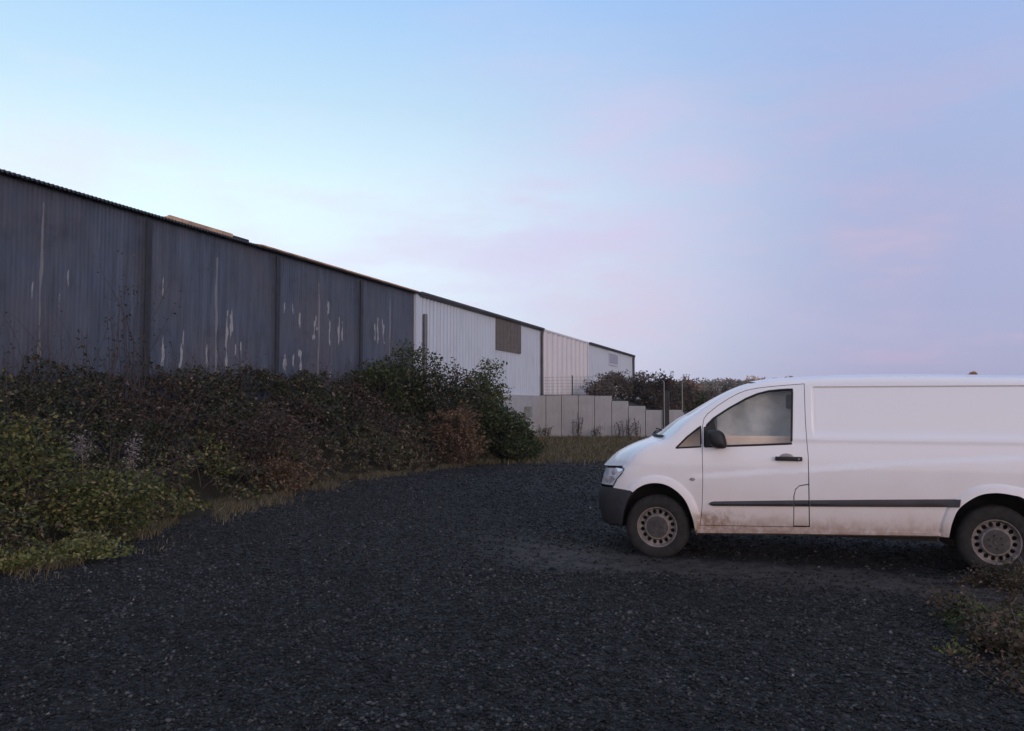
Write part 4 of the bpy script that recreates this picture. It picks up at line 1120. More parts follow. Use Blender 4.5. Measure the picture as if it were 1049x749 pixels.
# ------------------------------------------------------------------ foliage
def leaves(P, size, flat=0.3, svar=0.5, aspect=0.55):
    P = np.asarray(P, float); n = len(P)
    d = RNG.normal(size=(n, 3)); d[:, 2] *= (1 - flat); d /= np.linalg.norm(d, axis=1)[:, None]
    o = RNG.normal(size=(n, 3)); o -= d * (o * d).sum(1)[:, None]; o /= np.linalg.norm(o, axis=1)[:, None]
    nrm = np.cross(d, o)
    L = (size * RNG.uniform(1 - svar, 1 + svar, n))[:, None]; Wd = L * aspect * 0.5
    a = P - d * L * 0.5; c = P + d * L * 0.5; m = P + nrm * L * 0.10
    b = m + o * Wd; e = m - o * Wd
    Vv = np.stack([a, b, c, e], 1).reshape(-1, 3); return Vv, np.arange(4 * n).reshape(-1, 4)
def blades(P, h, w, lean=0.5):
    n = len(P); P = np.asarray(P, float); az = RNG.uniform(0, 2 * math.pi, n); L = h * RNG.uniform(0.5, 1.4, n)
    ld = RNG.uniform(0, lean, n)[:, None] * np.stack([np.cos(az), np.sin(az), np.zeros(n)], 1)
    sd = np.stack([-np.sin(az + 0.7), np.cos(az + 0.7), np.zeros(n)], 1) * w * 0.5
    up = np.array((0, 0, 1.0))[None] * L[:, None]
    p1 = P + up * 0.6 + ld * L[:, None] * 0.35; p2 = P + up * 0.95 + ld * L[:, None]
    Vv = np.stack([P - sd, P + sd, p1 + sd * 0.8, p1 - sd * 0.8, p2 + sd * 0.15, p2 - sd * 0.15], 1).reshape(-1, 3)
    b = (np.arange(n) * 6)[:, None]
    Qv = np.concatenate([np.array([[0, 1, 2, 3]]) + b, np.array([[3, 2, 4, 5]]) + b]); return Vv, Qv
def cat(*parts):
    off = 0; A = []; B = []
    for v, q in parts: A.append(v); B.append(q + off); off += len(v)
    return np.concatenate(A), np.concatenate(B)
def zfield(x, y): return np.array([terrain(float(a), float(b)) for a, b in zip(x, y)])
def cane(p0, direc, L, droop, n=7):
    p = Vector(p0); d = Vector(direc).normalized(); out = [p.copy()]
    for _ in range(n):
        p = p + d * (L / n); d = (d + Vector((random.uniform(-.12, .12), random.uniform(-.12, .12), -droop / n))).normalized(); out.append(p.copy())
    return out
def shrub(name, label, cat_, base, R, H, n, size, mat, seed, group=None, canes=14, lobes=7, stem_mat=None, cane_len=0.7, aspect=0.55, gap=0.08, cane_leaf=True, flat_top=False):
    """woody stems, lobed crown of single leaves with gaps, loose canes sticking out"""
    global RNG
    RNG = np.random.default_rng(seed); random.seed(seed)
    root = empty(name, base, 0, label, cat_, group)
    L = []
    for k in range(lobes):
        a = RNG.uniform(0, 2 * math.pi); r = R * RNG.uniform(0.1, 0.62); hh = H * RNG.uniform(0.35, 0.86)
        L.append((np.array((math.cos(a) * r, math.sin(a) * r, hh)), np.array((R * RNG.uniform(0.38, 0.6), R * RNG.uniform(0.38, 0.6), H * RNG.uniform(0.2, 0.32)))))
    L.append((np.array((0, 0, H * 0.42)), np.array((R * 0.85, R * 0.85, H * 0.42))))
    pts = []
    vol = np.array([l[1].prod() ** 0.67 for l in L]); cnt = (n * vol / vol.sum()).astype(int)
    for (c, e), m in zip(L, cnt):
        u = RNG.normal(size=(m * 2, 3)); u /= np.linalg.norm(u, axis=1)[:, None]
        rr = RNG.uniform(0.62, 1.06, (m * 2, 1)) ; q = c + u * e * rr
        ok = np.array([noise.noise(Vector((p * (2.6 / max(R, 0.6))).tolist()) + Vector((seed, 0, 0))) > -gap * 3 for p in q]) & (q[:, 2] > 0.02)
        pts.append(q[ok][:m])
    pts = np.concatenate(pts)
    bm = bmesh.new(); extra = []
    for k in range(canes):
        l = L[int(RNG.integers(len(L)))]; u = Vector(RNG.normal(size=3)); u.z = abs(u.z) + 0.4; u.normalize()
        p0 = Vector(l[0].tolist()) + Vector((u.x * l[1][0], u.y * l[1][1], u.z * l[1][2])) * 0.75
        cl = cane(p0, u, cane_len * random.uniform(0.5, 1.3), 0.7); cl.insert(0, Vector(l[0].tolist()))
        add_tube(bm, cl, [0.007 * (1 - 0.7 * i / len(cl)) for i in range(len(cl))], 4)
        if cane_leaf:
            for p in cl[3:]:
                for _ in range(3): extra.append([p.x + random.gauss(0, size * .6), p.y + random.gauss(0, size * .6), p.z + random.gauss(0, size * .5)])
    for k in range(len(L)):
        l = L[k]; c = l[0]
        add_tube(bm, [(random.uniform(-.1, .1), random.uniform(-.1, .1), -0.05), (c[0] * 0.4, c[1] * 0.4, c[2] * 0.5), (c[0], c[1], c[2])], [0.03, 0.02, 0.008], 6)
    from_bm('stems', bm, stem_mat or M['twig'], root)
    if extra: pts = np.concatenate([pts, np.array(extra)])
    v, q = leaves(pts, size, aspect=aspect)
    from_np('foliage', v, q, mat, root)
    return root

# --- the bramble thicket that fills the bank below the dark shed
def hedge_top(t, s):
    base = np.interp(t, [-6, 6.0, 9, 14, 18, 22, 26, 30], [2.25, 2.25, 2.25, 2.3, 2.4, 2.5, 2.65, 2.4])
    prof = np.clip(s / 0.80, 0, 1) ** 0.85 * np.clip((1.05 - s) / 0.12, 0.75, 1)
    nz = np.array([fbm(float(a) * 0.75, float(b) * 3.0, 5, 4) for a, b in zip(t, s)]); nz2 = np.array([fbm(float(a) * 2.6, float(b) * 9.0, 15, 3) for a, b in zip(t, s)])
    return base * prof + prof * (0.34 * nz + 0.24 * nz2)
RNG = np.random.default_rng(11); random.seed(11)
def thicket_pts(n, t0, t1, s0, s1, thick):
    t = RNG.uniform(t0, t1, n); s = RNG.uniform(s0, s1, n) ** 1.0
    h = hedge_top(t, s); e = np.interp(t, ET, EN)
    nn = e * (1 - s) ; endf = np.clip((HEDGE_END - 0.5 - t) / 2.5, 0, 1) ** 0.5
    z = h * endf * (1 - thick * RNG.uniform(0, 1, n) ** 1.7)
    ok = (h * endf > 0.1)
    P = np.array(ORG)[None] + t[:, None] * np.array(TDIR)[None] + nn[:, None] * np.array(NDIR)[None]; P[:, 2] = z
    return P[ok], t[ok], s[ok]
P, t_, s_ = thicket_pts(175000, ET[0] + 1, HEDGE_END, 0.03, 0.985, 0.5)
dist = np.hypot(P[:, 0], P[:, 1])
near = dist < 13
cl = np.array([0.6 * noise.noise(Vector((p * 1.4).tolist())) + 0.7 * noise.noise(Vector((p * 4.2).tolist())) for p in P])
keep = cl > -0.05
kind = np.array([noise.noise(Vector((p * 0.55).tolist()) + Vector((40, 3, 1))) for p in P]) + RNG.normal(0, 0.14, len(P))
bm = bmesh.new(); cl_leaf = []
for k in range(620):
    t = random.uniform(ET[0] + 2, HEDGE_END - 1.5); s = random.uniform(0.08, 0.97)
    h = float(hedge_top(np.array([t]), np.array([s]))[0]); e = float(np.interp(t, ET, EN))
    p = ORG + TDIR * t + NDIR * (e * (1 - s)); p.z = h * 0.8
    c = cane(p, (random.uniform(-.6, .6) + NDIR.x * .3, random.uniform(-.6, .6) + NDIR.y * .3, random.uniform(0.5, 1.4)), random.uniform(0.35, 0.95), random.uniform(0.6, 1.8))
    add_tube(bm, c, [0.007 - 0.0007 * i for i in range(len(c))], 4)
    if random.random() < 0.5:
        for q in c[2:]:
            for _ in range(2): cl_leaf.append((q.x + random.gauss(0, .04), q.y + random.gauss(0, .04), q.z + random.gauss(0, .03)))
for k in range(170):
    t = random.uniform(ET[0] + 3, HEDGE_END - 2.5); s = random.uniform(0.72, 0.96)
    h = float(hedge_top(np.array([t]), np.array([s]))[0]); e = float(np.interp(t, ET, EN))
    p = ORG + TDIR * t + NDIR * (e * (1 - s)); p.z = h * 0.85
    c = cane(p, (random.uniform(-.4, .4), random.uniform(-.4, .4), 1.2), random.uniform(0.5, 1.25) * (1.25 if t < 12 else 0.8), random.uniform(0.1, 0.9), 8)
    add_tube(bm, c, [0.007 - 0.0006 * i for i in range(len(c))], 4)
    for q in c[3:]:
        if random.random() < 0.6: cl_leaf.append((q.x + random.gauss(0, .05), q.y + random.gauss(0, .05), q.z + random.gauss(0, .03)))
th = empty('bramble_thicket', wpos(10, -2.0), 0, 'dark tangle of brambles along the foot of the dark shed', 'brambles'); th['kind'] = 'stuff'
INV = th.matrix_basis.inverted()
def stuff_part(name, v, q, mat, parent, kind=None):
    o = from_np(name, v - np.array(parent.location)[None], q, mat, parent)
    if kind: o['kind'] = kind
    return o
me = bpy.data.meshes.new('canes'); bm.to_mesh(me); bm.free()
for v in me.vertices: v.co -= th.location
link('canes', me, M['twig'], th)['kind'] = 'stuff'
yel = keep & (np.array([noise.noise(Vector((p * 0.9).tolist()) + Vector((9, 70, 1))) for p in P]) + np.clip((10 - t_) * 0.10, -0.6, 0.8) - s_ * 0.55 > RNG.normal(0.18, 0.20, len(P)))
low = (s_ < 0.30 + 0.10 * kind) & (RNG.uniform(0, 1, len(P)) < 0.55)
gP = P[keep & ~yel & ~low & (kind < 0.17)]; rP = P[keep & ~yel & ~low & (kind >= 0.17)]; wP = P[keep & ~yel & low]; yP = P[yel]
lsz = lambda Q_: np.interp(np.hypot(Q_[:, 0], Q_[:, 1]), [8, 14, 22], [0.048, 0.062, 0.082])
stuff_part('foliage', *cat(leaves(gP, lsz(gP)), leaves(np.array(cl_leaf), 0.045)), M['lf_bramble'], th, 'stuff')
stuff_part('withered_foliage', *leaves(rP, lsz(rP)), M['lf_red'], th, 'stuff')
stuff_part('straw_foliage', *leaves(wP, lsz(wP), aspect=0.3), M['lf_grass'], th, 'stuff')
stuff_part('yellowing_foliage', *leaves(yP, lsz(yP)), M['lf_yellow'], th, 'stuff')

# --- dry grass fringe along the gravel edge
RNG = np.random.default_rng(21)
n = 34000; t = RNG.uniform(ET[0] + 1.5, HEDGE_END + 1, n); s = 0.06 + RNG.normal(0.0, 0.08, n) + 0.03 * np.array([fbm(float(a) * 0.6, 2.0, 1) for a in t])
e = np.interp(t, ET, EN); okp = np.array([fbm(float(a) * 0.9, float(b) * 6, 8) for a, b in zip(t, s)]) > 0.0
t, s, e = t[okp], s[okp], e[okp]
Pg = np.array(ORG)[None] + t[:, None] * np.array(TDIR)[None] + (e * (1 - s))[:, None] * np.array(NDIR)[None]; Pg[:, 2] = zfield(Pg[:, 0], Pg[:, 1])
o = from_np('dry_grass', *blades(Pg, 0.10, 0.008, 1.6), M['lf_grass']); tag(o, 'withered grass along the edge of the dark gravel', 'grass', kind='stuff')
# --- rough turf below the retaining wall
n = 26000; y = RNG.uniform(turf_y - 1.0, 39, n); x = RNG.uniform(-1.5, 12, n)
r_ = np.stack([x - RW0.x, y - RW0.y], 1); bhd = r_ @ np.array(TDIR[:2]); ok = (bhd < -0.05) & (y - turf_y - 0.25 * x > -1.0 + RNG.normal(0, .5, n))
x, y = x[ok], y[ok]
o = from_np('rough_turf', *blades(np.stack([x, y, zfield(x, y)], 1), 0.13, 0.022, 1.4), M['lf_turf']); tag(o, 'rough brownish grass between the gravel and the retaining wall', 'grass', kind='stuff')

# --- single plants one can tell apart
def gpos(px, py, sink=0.0):
    p = on_ground(px, py); p.z = terrain(p.x, p.y) - sink; return p
def hpos(px, Yd, extra=0.0):
    a = (px - CX) / F * CP; p = Vector((a * Yd * 1.0, Yd, 0)); p.z = terrain(p.x, p.y) + extra; return p
SG = 'shrubs at the edge of the yard'
shrub('shrub', 'tall dark green shrub with loose sprays in front of the white shed corner', 'shrub', hpos(402, 23.0), 1.5, 2.42, 8500, 0.08, M['lf_green'], 31, SG, 22, cane_len=0.45)
shrub('shrub', 'fresh green upright shrub below the brown shuttered opening', 'shrub', hpos(486, 23.8), 1.05, 2.72, 8000, 0.08, M['lf_bright'], 32, SG, 18, cane_len=0.45)
shrub('shrub', 'broad dark shrub sloping to the gravel beside the concrete wall, rightmost of the bank', 'shrub', hpos(513, 23.6), 1.2, 1.75, 8500, 0.085, M['lf_green'], 33, SG, 16, cane_len=0.5)
shrub('shrub', 'rounded dark shrub between the tall shrub and the fresh green one', 'shrub', hpos(444, 23.2), 1.7, 2.5, 9000, 0.085, M['lf_bramble'], 34, SG, 20)
shrub('shrub', 'rusty brown withered shrub in front of the fresh green one', 'shrub', hpos(471, 21.3), 0.85, 1.45, 4200, 0.065, M['lf_rust'], 35, SG, 14, cane_len=0.4)
shrub('shrub', 'dark low shrub at the gravel edge between rusty shrub and wall', 'shrub', hpos(535, 22.9), 0.72, 0.85, 4200, 0.075, M['lf_green'], 36, SG, 8, cane_len=0.35)
shrub('shrub', 'yellow green leafy shrub at the left edge of the frame', 'shrub', hpos(0, 9.4, -0.1), 1.05, 1.5, 6500, 0.052, M['lf_yellow'], 37, SG, 16)
shrub('shrub', 'green shrub with scattered yellow leaves beside the yellow green one', 'shrub', hpos(100, 9.9, -0.1), 0.9, 1.05, 4200, 0.05, M['lf_yellow'], 38, SG, 12)
shrub('shrub', 'dusky reddish shrub in the middle of the bank below the streaked wall', 'shrub', hpos(262, 15.2), 1.3, 1.25, 4200, 0.06, M['lf_red'], 39, SG, 22, cane_len=0.5)
shrub('shrub', 'withered straw coloured shrub low at the gravel edge in mid bank', 'shrub', hpos(292, 14.9), 0.7, 0.62, 2200, 0.05, M['lf_rust'], 40, SG, 16, cane_len=0.35)
shrub('weed', 'lime green weed patch on the gravel at the lower left', 'weed', gpos(88, 572), 0.55, 0.18, 1500, 0.045, M['lf_lime'], 41, 'low weeds on the gravel', 10, cane_len=0.15)
shrub('weed', 'pale yellowish weed clump in the lower left corner of the gravel', 'weed', gpos(26, 583), 0.40, 0.20, 1200, 0.042, M['lf_lime'], 42, 'low weeds on the gravel', 8, cane_len=0.15)
# climbing sapling against the shed wall
RNG = np.random.default_rng(50); random.seed(50)
bp = wpos(wall_tz(85, 360)[0], -0.9); bp.z = terrain(bp.x, bp.y)
sap = empty('sapling', bp, 0, 'thin bare sapling reaching up the dark wall near the left pale strip', 'sapling')
bm = bmesh.new(); lp = []
for k in range(16):
    dirx = random.uniform(-0.55, 0.55)
    c = cane((random.uniform(-.5, .5) * TDIR.x, random.uniform(-.5, .5) * TDIR.y, 1.0), (TDIR.x * dirx, TDIR.y * dirx, 1.2), random.uniform(1.2, 2.6), 0.5, 9)
    add_tube(bm, c, [0.010 - 0.0008 * i for i in range(len(c))], 4)
    for q in c[3:]:
        for _ in range(3): lp.append((q.x + random.gauss(0, .09), q.y + random.gauss(0, .09), q.z + random.gauss(0, .07)))
add_tube(bm, [(0, 0, -0.05), (0.03, 0.02, 0.6), (0, 0, 1.1)], [0.03, 0.025, 0.015], 6)
from_bm('stems', bm, M['twig'], sap); from_np('foliage', *leaves(np.array(lp), 0.05), M['lf_bramble'], sap)
# seed heads
def seedhead(label, px, py, d, H):
    p = at_depth(px, py, d); z0 = terrain(p.x, p.y); root = empty('seed_head', (p.x, p.y, z0), 0, label, 'dead weed', 'pale seed heads in the brambles')
    bm = bmesh.new(); add_tube(bm, [(0, 0, -0.03), (0.02, 0, (p.z - z0) * 0.6), (0, 0, p.z - z0 + 0.15)], [0.008, 0.007, 0.004], 5); from_bm('stem', bm, M['dry_stem'], root)
    q = RNG.normal(size=(330, 3)) * np.array((0.055, 0.055, H * 0.28)) + np.array((0, 0, p.z - z0)); from_np('foliage', *leaves(q, 0.028), M['lf_seed'], root)  # leaf-like flakes that form the dead seed plume
seedhead('pale dead seed plume in the brambles, the larger one nearer the shed posts', 136.5, 464, 10.4, 0.42)
seedhead('pale dead seed plume in the brambles, the smaller one further left', 84, 458, 9.8, 0.28)
# dead weeds by the wheel, lower right
RNG = np.random.default_rng(61); random.seed(61)
def dead_weed(label, px, py, R, H, n, size, mat, stems=14):
    p = gpos(px, py); root = empty('dead_weed', p, 0, label, 'weed', 'withered weeds at the lower right')
    bm = bmesh.new(); pts = []
    for k in range(stems):
        a = random.uniform(0, 6.28); r = R * random.uniform(0.1, 1)
        c = cane((math.cos(a) * r * .7, math.sin(a) * r * .7, -0.01), (math.cos(a) * .7, math.sin(a) * .7, 1.1), H * random.uniform(0.5, 1.3), 0.7, 5); c.insert(0, Vector((0, 0, -0.02)))
        add_tube(bm, c, [0.0028] * len(c), 4)
        for q in c[2:]:
            for _ in range(max(1, n // (stems * 5))): pts.append((q.x + random.gauss(0, .05), q.y + random.gauss(0, .05), max(0.01, q.z + random.gauss(0, .03))))
    from_bm('stems', bm, M['dry_stem'], root); from_np('foliage', *leaves(np.array(pts), size), mat, root)
dead_weed('low reddish brown weed spreading on the gravel before the rear wheel', 1002, 634, 0.38, 0.20, 1900, 0.034, M['lf_dead'], 26)
dead_weed('dense brown weed tuft at the right edge of the photo', 1042, 668, 0.36, 0.26, 2400, 0.034, M['lf_dead'], 30)
dead_weed('small light green rosette on the gravel left of the brown weeds', 970, 668, 0.10, 0.07, 110, 0.032, M['lf_lime'], 7)
dead_weed('small yellow green rosette among the brown weeds', 1028, 666, 0.12, 0.12, 150, 0.034, M['lf_lime'], 8)
dead_weed('brown weed stalks in front of the rear wheel', 1026, 600, 0.40, 0.18, 1700, 0.032, M['lf_dead'], 24)
dead_weed('yellow leafed weed beside the rear wheel at the right edge', 1049, 596, 0.16, 0.34, 240, 0.038, M['lf_yellow'], 9)
dead_weed('tall thin withered stalks in front of the rear wheel arch', 1062, 612, 0.16, 0.62, 220, 0.030, M['lf_dead'], 9)
dead_weed('pinkish brown crumpled leaves lying before the brown weed tuft', 996, 682, 0.16, 0.05, 90, 0.028, M['lf_rust'], 6)
dead_weed('sparse dry stalks at the lower right edge of the gravel', 1046, 700, 0.30, 0.12, 900, 0.034, M['lf_dead'], 16)
dead_weed('soft green low weed between the brown weed clumps at the right edge', 1022, 646, 0.24, 0.17, 1300, 0.028, M['lf_bright'], 16)
dead_weed('dull green feathery weed at the left tip of the brown weed clumps', 985, 646, 0.16, 0.12, 700, 0.024, M['lf_green'], 12)
# dead stalks along the retaining wall
for px, H, lab in ((640, 1.05, 'thin dark weed stalks before the stepped wall panels'), (652, 0.85, 'dark weed stalks nearest the bonnet before the retaining wall'), (592, 1.3, 'reddish thin weed before the middle wall panels'), (560, 0.5, 'low weed at the left foot of the retaining wall'), (614, 0.55, 'low weed at the foot of the wall below the wire fence end')):
    p = RW0 + NDIR * rw_x(px) - TDIR * 0.5; p.z = 0
    root = empty('wall_weed', p, 0, lab, 'weed', 'weeds along the retaining wall'); bm = bmesh.new(); pts = []
    for k in range(9):
        c = cane((random.uniform(-.3, .3), random.uniform(-.2, .2), -0.02), (random.uniform(-.25, .25), random.uniform(-.25, .25), 1), H * random.uniform(0.5, 1.15), 0.3, 6); add_tube(bm, c, [0.010] * len(c), 4)
        for q in c[2:]:
            for _ in range(4): pts.append((q.x + random.gauss(0, .06), q.y + random.gauss(0, .06), q.z + random.gauss(0, .05)))
    from_bm('stems', bm, M['twig'], root); from_np('foliage', *leaves(np.array(pts), 0.06), M['lf_red'], root)

# shrubs on the terrace behind the retaining wall
HG = 'brown shrubs on the terrace behind the retaining wall'
for k, (px, d, topy, R, mat, lab) in enumerate((
        (618, 45, 391, 1.1, 'lf_hill', 'low brown shrub at the left end of the terrace thicket'),
        (637, 47, 384, 1.4, 'lf_hill', 'brown shrub against the far pale shed end'),
        (657, 46, 384, 1.5, 'lf_hill', 'rounded russet shrub right of the far shed end, on the terrace'),
        (675, 44, 387.5, 1.3, 'lf_red', 'spiky reddish shrub above the low end of the retaining wall'),
        (691, 46, 394, 1.3, 'lf_hill', 'dusky shrub behind the timber post'),
        (704, 48, 403, 1.2, 'lf_green', 'dark green shrub between the timber post and the van'),
        (716, 58, 400, 1.3, 'lf_hill', 'thin brown shrub just right of the mesh panel, nearest the olive trees'))):
    top = at_depth(px, topy, d); z0 = terrain(top.x, top.y) - 0.1
    shrub('terrace_shrub', lab, 'shrub', (top.x, top.y, z0), R, top.z - z0, 3200, 0.15, M[mat], 70 + k, HG, 34, cane_len=0.42, gap=0.05, aspect=0.4)
# far trees
TG = 'autumn trees beyond the yard'
def tree(label, px, topy, d, R, mat, seed):
    global RNG
    RNG = np.random.default_rng(seed); random.seed(seed)
    top = at_depth(px, topy, d); z0 = terrain(top.x, top.y); H = top.z - z0
    root = empty('tree', (top.x, top.y, z0), 0, label, 'tree', TG)
    bm = bmesh.new(); add_tube(bm, [(0, 0, -0.1), (0.05, 0, H * 0.3), (0, 0, H * 0.7)], [0.20, 0.15, 0.06], 8)
    pts = []
    for k in range(11):
        a = random.uniform(0, 6.28); r = R * random.uniform(0.25, 0.75); hh = H * random.uniform(0.38, 0.84); e = R * random.uniform(0.32, 0.52)
        if k == 0: r, hh = 0, H - e * 0.85
        c = Vector((math.cos(a) * r, math.sin(a) * r, hh)); add_tube(bm, [(0, 0, H * 0.3), c * 0.6 + Vector((0, 0, H * 0.12)), c], [0.07, 0.05, 0.02], 5)
        u = RNG.normal(size=(260, 3)); u /= np.linalg.norm(u, axis=1)[:, None]
        pts.append(np.array(c)[None] + u * np.array((e, e, e * 0.85)) * RNG.uniform(0.5, 1.08, (260, 1)))
    from_bm('trunk', bm, M['bark'], root); pts = np.concatenate(pts); pts = pts[pts[:, 2] > 0.4]
    from_np('crown', *leaves(pts, 0.34), mat, root)
for k, (px, ty, d, R, mat, lab) in enumerate((
        (700, 391, 88, 2.4, 'lf_brown', 'brown tree rising just right of the mesh panel pole'), (713, 392.5, 120, 3.0, 'lf_tree', 'low olive tree behind the brown one'),
        (722, 387.5, 125, 2.8, 'lf_tree', 'rounded olive green tree left of the reddish crown'), (734, 388.5, 130, 2.8, 'lf_tree', 'dull green tree above the windscreen of the van'),
        (746, 387.5, 135, 2.6, 'lf_brown', 'reddish brown tree between the dull green trees'), (758, 389, 130, 2.6, 'lf_tree', 'olive tree left of the amber tree'),
        (771, 384.5, 140, 3.2, 'lf_amber', 'amber tree standing highest above the windscreen'), (783, 386.5, 140, 2.4, 'lf_brown', 'brown tree right of the amber tree'),
        (794, 386.8, 145, 2.6, 'lf_tree', 'green tree top just above the cab roof'), (808, 385.2, 150, 2.6, 'lf_tree', 'dark tree top peeping over the cab roof'),
        (997, 380.5, 150, 1.7, 'lf_amber', 'lone small tree top peeping over the load bay roof'))):
    tree(lab, px, ty, d, R, M[mat], 100 + k)

# ------------------------------------------------------------------ evening haze
hz_ = bmesh.new(); add_box(hz_, (-160, -40, -1.5), (200, 330, 14)); ho = from_bm('haze', hz_, None)
hm = bpy.data.materials.new('evening_haze'); hm.use_nodes = True; hm.node_tree.nodes.clear()
pv = hm.node_tree.nodes.new('ShaderNodeVolumePrincipled'); mo = hm.node_tree.nodes.new('ShaderNodeOutputMaterial')
pv.inputs['Color'].default_value = (0.9, 0.9, 0.95, 1); pv.inputs['Density'].default_value = 0.00045
hm.node_tree.links.new(pv.outputs[0], mo.inputs['Volume']); ho.data.materials.append(hm); tag(ho, kind='stuff')

# ------------------------------------------------------------------ light, sky, camera
SUN_EL = math.radians(7.0); SUN_DIR = Vector((0.42, -0.91, 0)).normalized()      # low, behind the camera
sd = Vector((SUN_DIR.x * math.cos(SUN_EL), SUN_DIR.y * math.cos(SUN_EL), math.sin(SUN_EL)))
sl = bpy.data.lights.new('sun', 'SUN'); sl.energy = 1.15; sl.angle = math.radians(25); sl.color = (1.0, 0.80, 0.74)
so = bpy.data.objects.new('sun', sl); COL.objects.link(so); so.rotation_euler = sd.to_track_quat('Z', 'Y').to_euler(); so.location = (0, -5, 12)
w = bpy.data.worlds.new('World'); scn.world = w; w.use_nodes = True
k = N.__new__(N); k.t = w.node_tree; k.t.nodes.clear(); k.m = None
out = k.n('ShaderNodeOutputWorld'); bg = k.n('ShaderNodeBackground'); k.l(bg.outputs[0], out.inputs[0])
sky = k.n('ShaderNodeTexSky', sky_type='NISHITA', sun_disc=False, sun_elevation=SUN_EL, sun_rotation=math.atan2(SUN_DIR.x, SUN_DIR.y))
tc = k.n('ShaderNodeTexCoord'); vec = tc.outputs['Generated']
sep = k.n('ShaderNodeSeparateXYZ'); k.l(vec, sep.inputs[0]); zc = sep.outputs['Z']
hl_ = k.math('SQRT', k.math('ADD', k.math('MULTIPLY', sep.outputs[0], sep.outputs[0]), k.math('MULTIPLY', sep.outputs[1], sep.outputs[1])))
azx = k.math('DIVIDE', sep.outputs[0], hl_); azy = k.math('DIVIDE', sep.outputs[1], hl_)
BR = math.radians(-38)          # brightest part of the sky, over the sheds
dotb = k.math('ADD', k.math('MULTIPLY', azx, math.sin(BR)), k.math('MULTIPLY', azy, math.cos(BR)))
def srgb(*c): return tuple((x / 255 / 12.92) if x <= 10 else ((x / 255 + 0.055) / 1.055) ** 2.4 for x in c)
left = k.ramp(zc, [(0.0, srgb(240, 246, 255)), (0.16, (0.92, 1.07, 1.12)), (0.25, (0.84, 1.05, 1.11)), (0.34, srgb(206, 238, 255)), (0.46, srgb(172, 214, 255)), (0.62, srgb(188, 210, 238)), (1.0, srgb(196, 204, 226))])
right = k.ramp(zc, [(0.0, srgb(174, 172, 203)), (0.08, srgb(176, 179, 212)), (0.20, srgb(176, 184, 219)), (0.33, srgb(172, 190, 228)), (0.46, srgb(160, 190, 238)), (0.62, srgb(178, 196, 230)), (1.0, srgb(194, 200, 224))])
fac = k.smooth(dotb, 0.42, 1.02)
base = k.mix(fac, right, left)
mp = k.n('ShaderNodeMapping'); mp.inputs['Scale'].default_value = (1.0, 1.0, 3.4); mp.inputs['Rotation'].default_value = (0.0, 0.12, 0.0); k.l(vec, mp.inputs[0])
c1 = k.noise(mp.outputs[0], 2.6, 7, 0.6); c2 = k.noise(mp.outputs[0], 9.0, 5, 0.6)
cm = k.smooth(k.math('ADD', c1, k.math('MULTIPLY', k.math('SUBTRACT', c2, 0.5), 0.25)), 0.44, 0.66)
band = k.math('MULTIPLY', k.smooth(zc, 0.02, 0.14), k.math('SUBTRACT', 1.0, k.smooth(zc, 0.22, 0.48)))
cf = k.math('MULTIPLY', k.math('MULTIPLY', cm, band), 0.55)
pink = k.mix(fac, srgb(202, 188, 218), srgb(238, 238, 255))
base = k.mix(cf, base, pink)
mp2 = k.n('ShaderNodeMapping'); mp2.inputs['Scale'].default_value = (1.0, 1.0, 4.5); mp2.inputs['Location'].default_value = (0.37, 0.0, 0.13); k.l(vec, mp2.inputs[0])
w1 = k.noise(mp2.outputs[0], 4.2, 6, 0.62)
wf = k.math('MULTIPLY', 0.55, k.math('MULTIPLY', k.math('MULTIPLY', k.smooth(w1, 0.56, 0.74), k.math('SUBTRACT', 1.0, k.smooth(zc, 0.16, 0.36))), k.smooth(zc, 0.02, 0.08)))
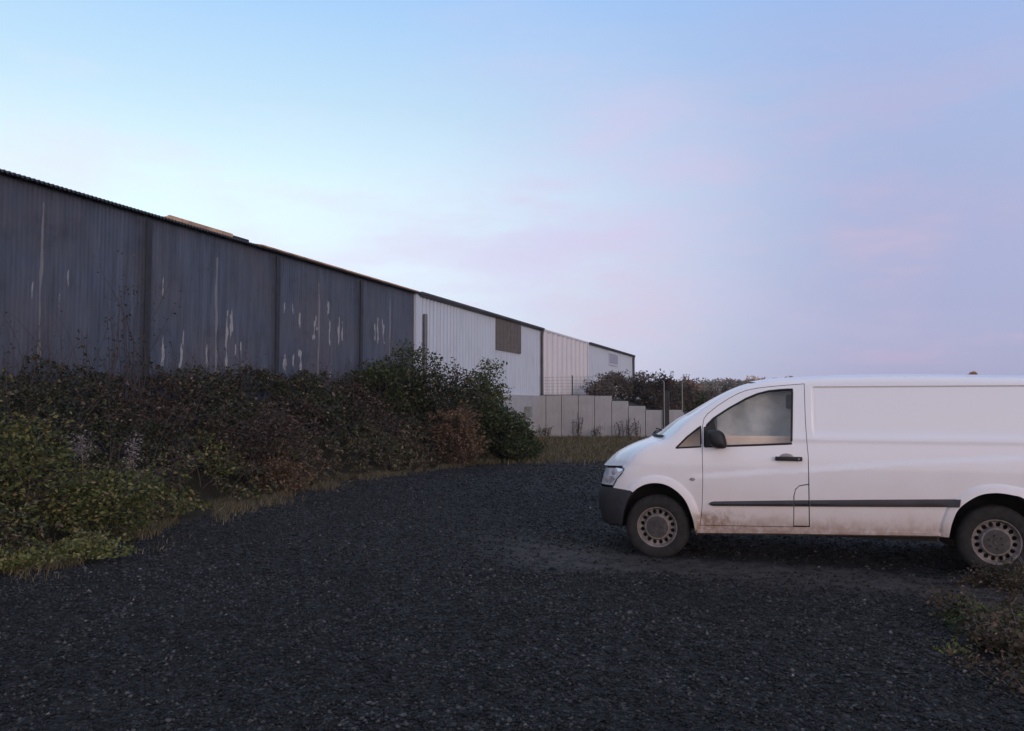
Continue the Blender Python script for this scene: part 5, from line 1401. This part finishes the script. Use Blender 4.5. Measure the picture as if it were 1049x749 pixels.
base = k.mix(k.math('MULTIPLY', wf, 0.75), base, k.mix(fac, srgb(222, 188, 212), srgb(240, 228, 248)))
def lobe(px, py, r, a, colr, nz):
    global base
    dr_ = ray(px, py).normalized(); dp = k.n('ShaderNodeVectorMath', operation='DOT_PRODUCT'); dp.inputs[1].default_value = dr_; k.l(vec, dp.inputs[0])
    f = k.math('MULTIPLY', k.smooth(dp.outputs['Value'], math.cos(math.radians(r)), 1.0), k.smooth(nz, 0.34, 0.70))
    base = k.mix(k.math('MULTIPLY', f, a), base, colr)
lobe(540, 260, 17, 0.38, srgb(224, 214, 244), c1); lobe(610, 225, 13, 0.35, srgb(212, 203, 237), c1)
lobe(640, 325, 8, 0.5, srgb(224, 200, 222), w1); lobe(915, 243, 5.0, 0.6, srgb(212, 190, 214), w1); lobe(1045, 215, 6, 0.5, srgb(204, 186, 214), c1); lobe(500, 65, 7, 0.4, srgb(200, 208, 244), c1)
# warm afterglow opposite, behind the camera
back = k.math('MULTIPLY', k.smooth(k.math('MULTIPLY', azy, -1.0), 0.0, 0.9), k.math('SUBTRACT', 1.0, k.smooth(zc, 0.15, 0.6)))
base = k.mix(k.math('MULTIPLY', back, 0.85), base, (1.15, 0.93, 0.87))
base = k.mix(0.05, base, k.mix(1.0, sky.outputs[0], (0.10, 0.10, 0.10), 'MULTIPLY'))
base = k.mix(1.0, base, (0.99, 1.0, 1.035), 'MULTIPLY')
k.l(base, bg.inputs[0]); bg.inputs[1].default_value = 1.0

cam = bpy.data.cameras.new('camera'); co = bpy.data.objects.new('camera', cam); COL.objects.link(co)
cam.sensor_width = 36; cam.lens = F / 1049 * 36; cam.clip_start = 0.05; cam.clip_end = 6000
co.location = EYE; co.rotation_euler = (math.pi / 2 + PITCH, 0, 0)
scn.camera = co
vs_ = scn.view_settings; vs_.view_transform = 'Standard'; vs_.look = 'None'; vs_.exposure = 0; vs_.gamma = 1
scn.render.engine = 'CYCLES'
scn.cycles.use_denoising = True
scn.cycles.max_bounces = 6; scn.cycles.transparent_max_bounces = 8
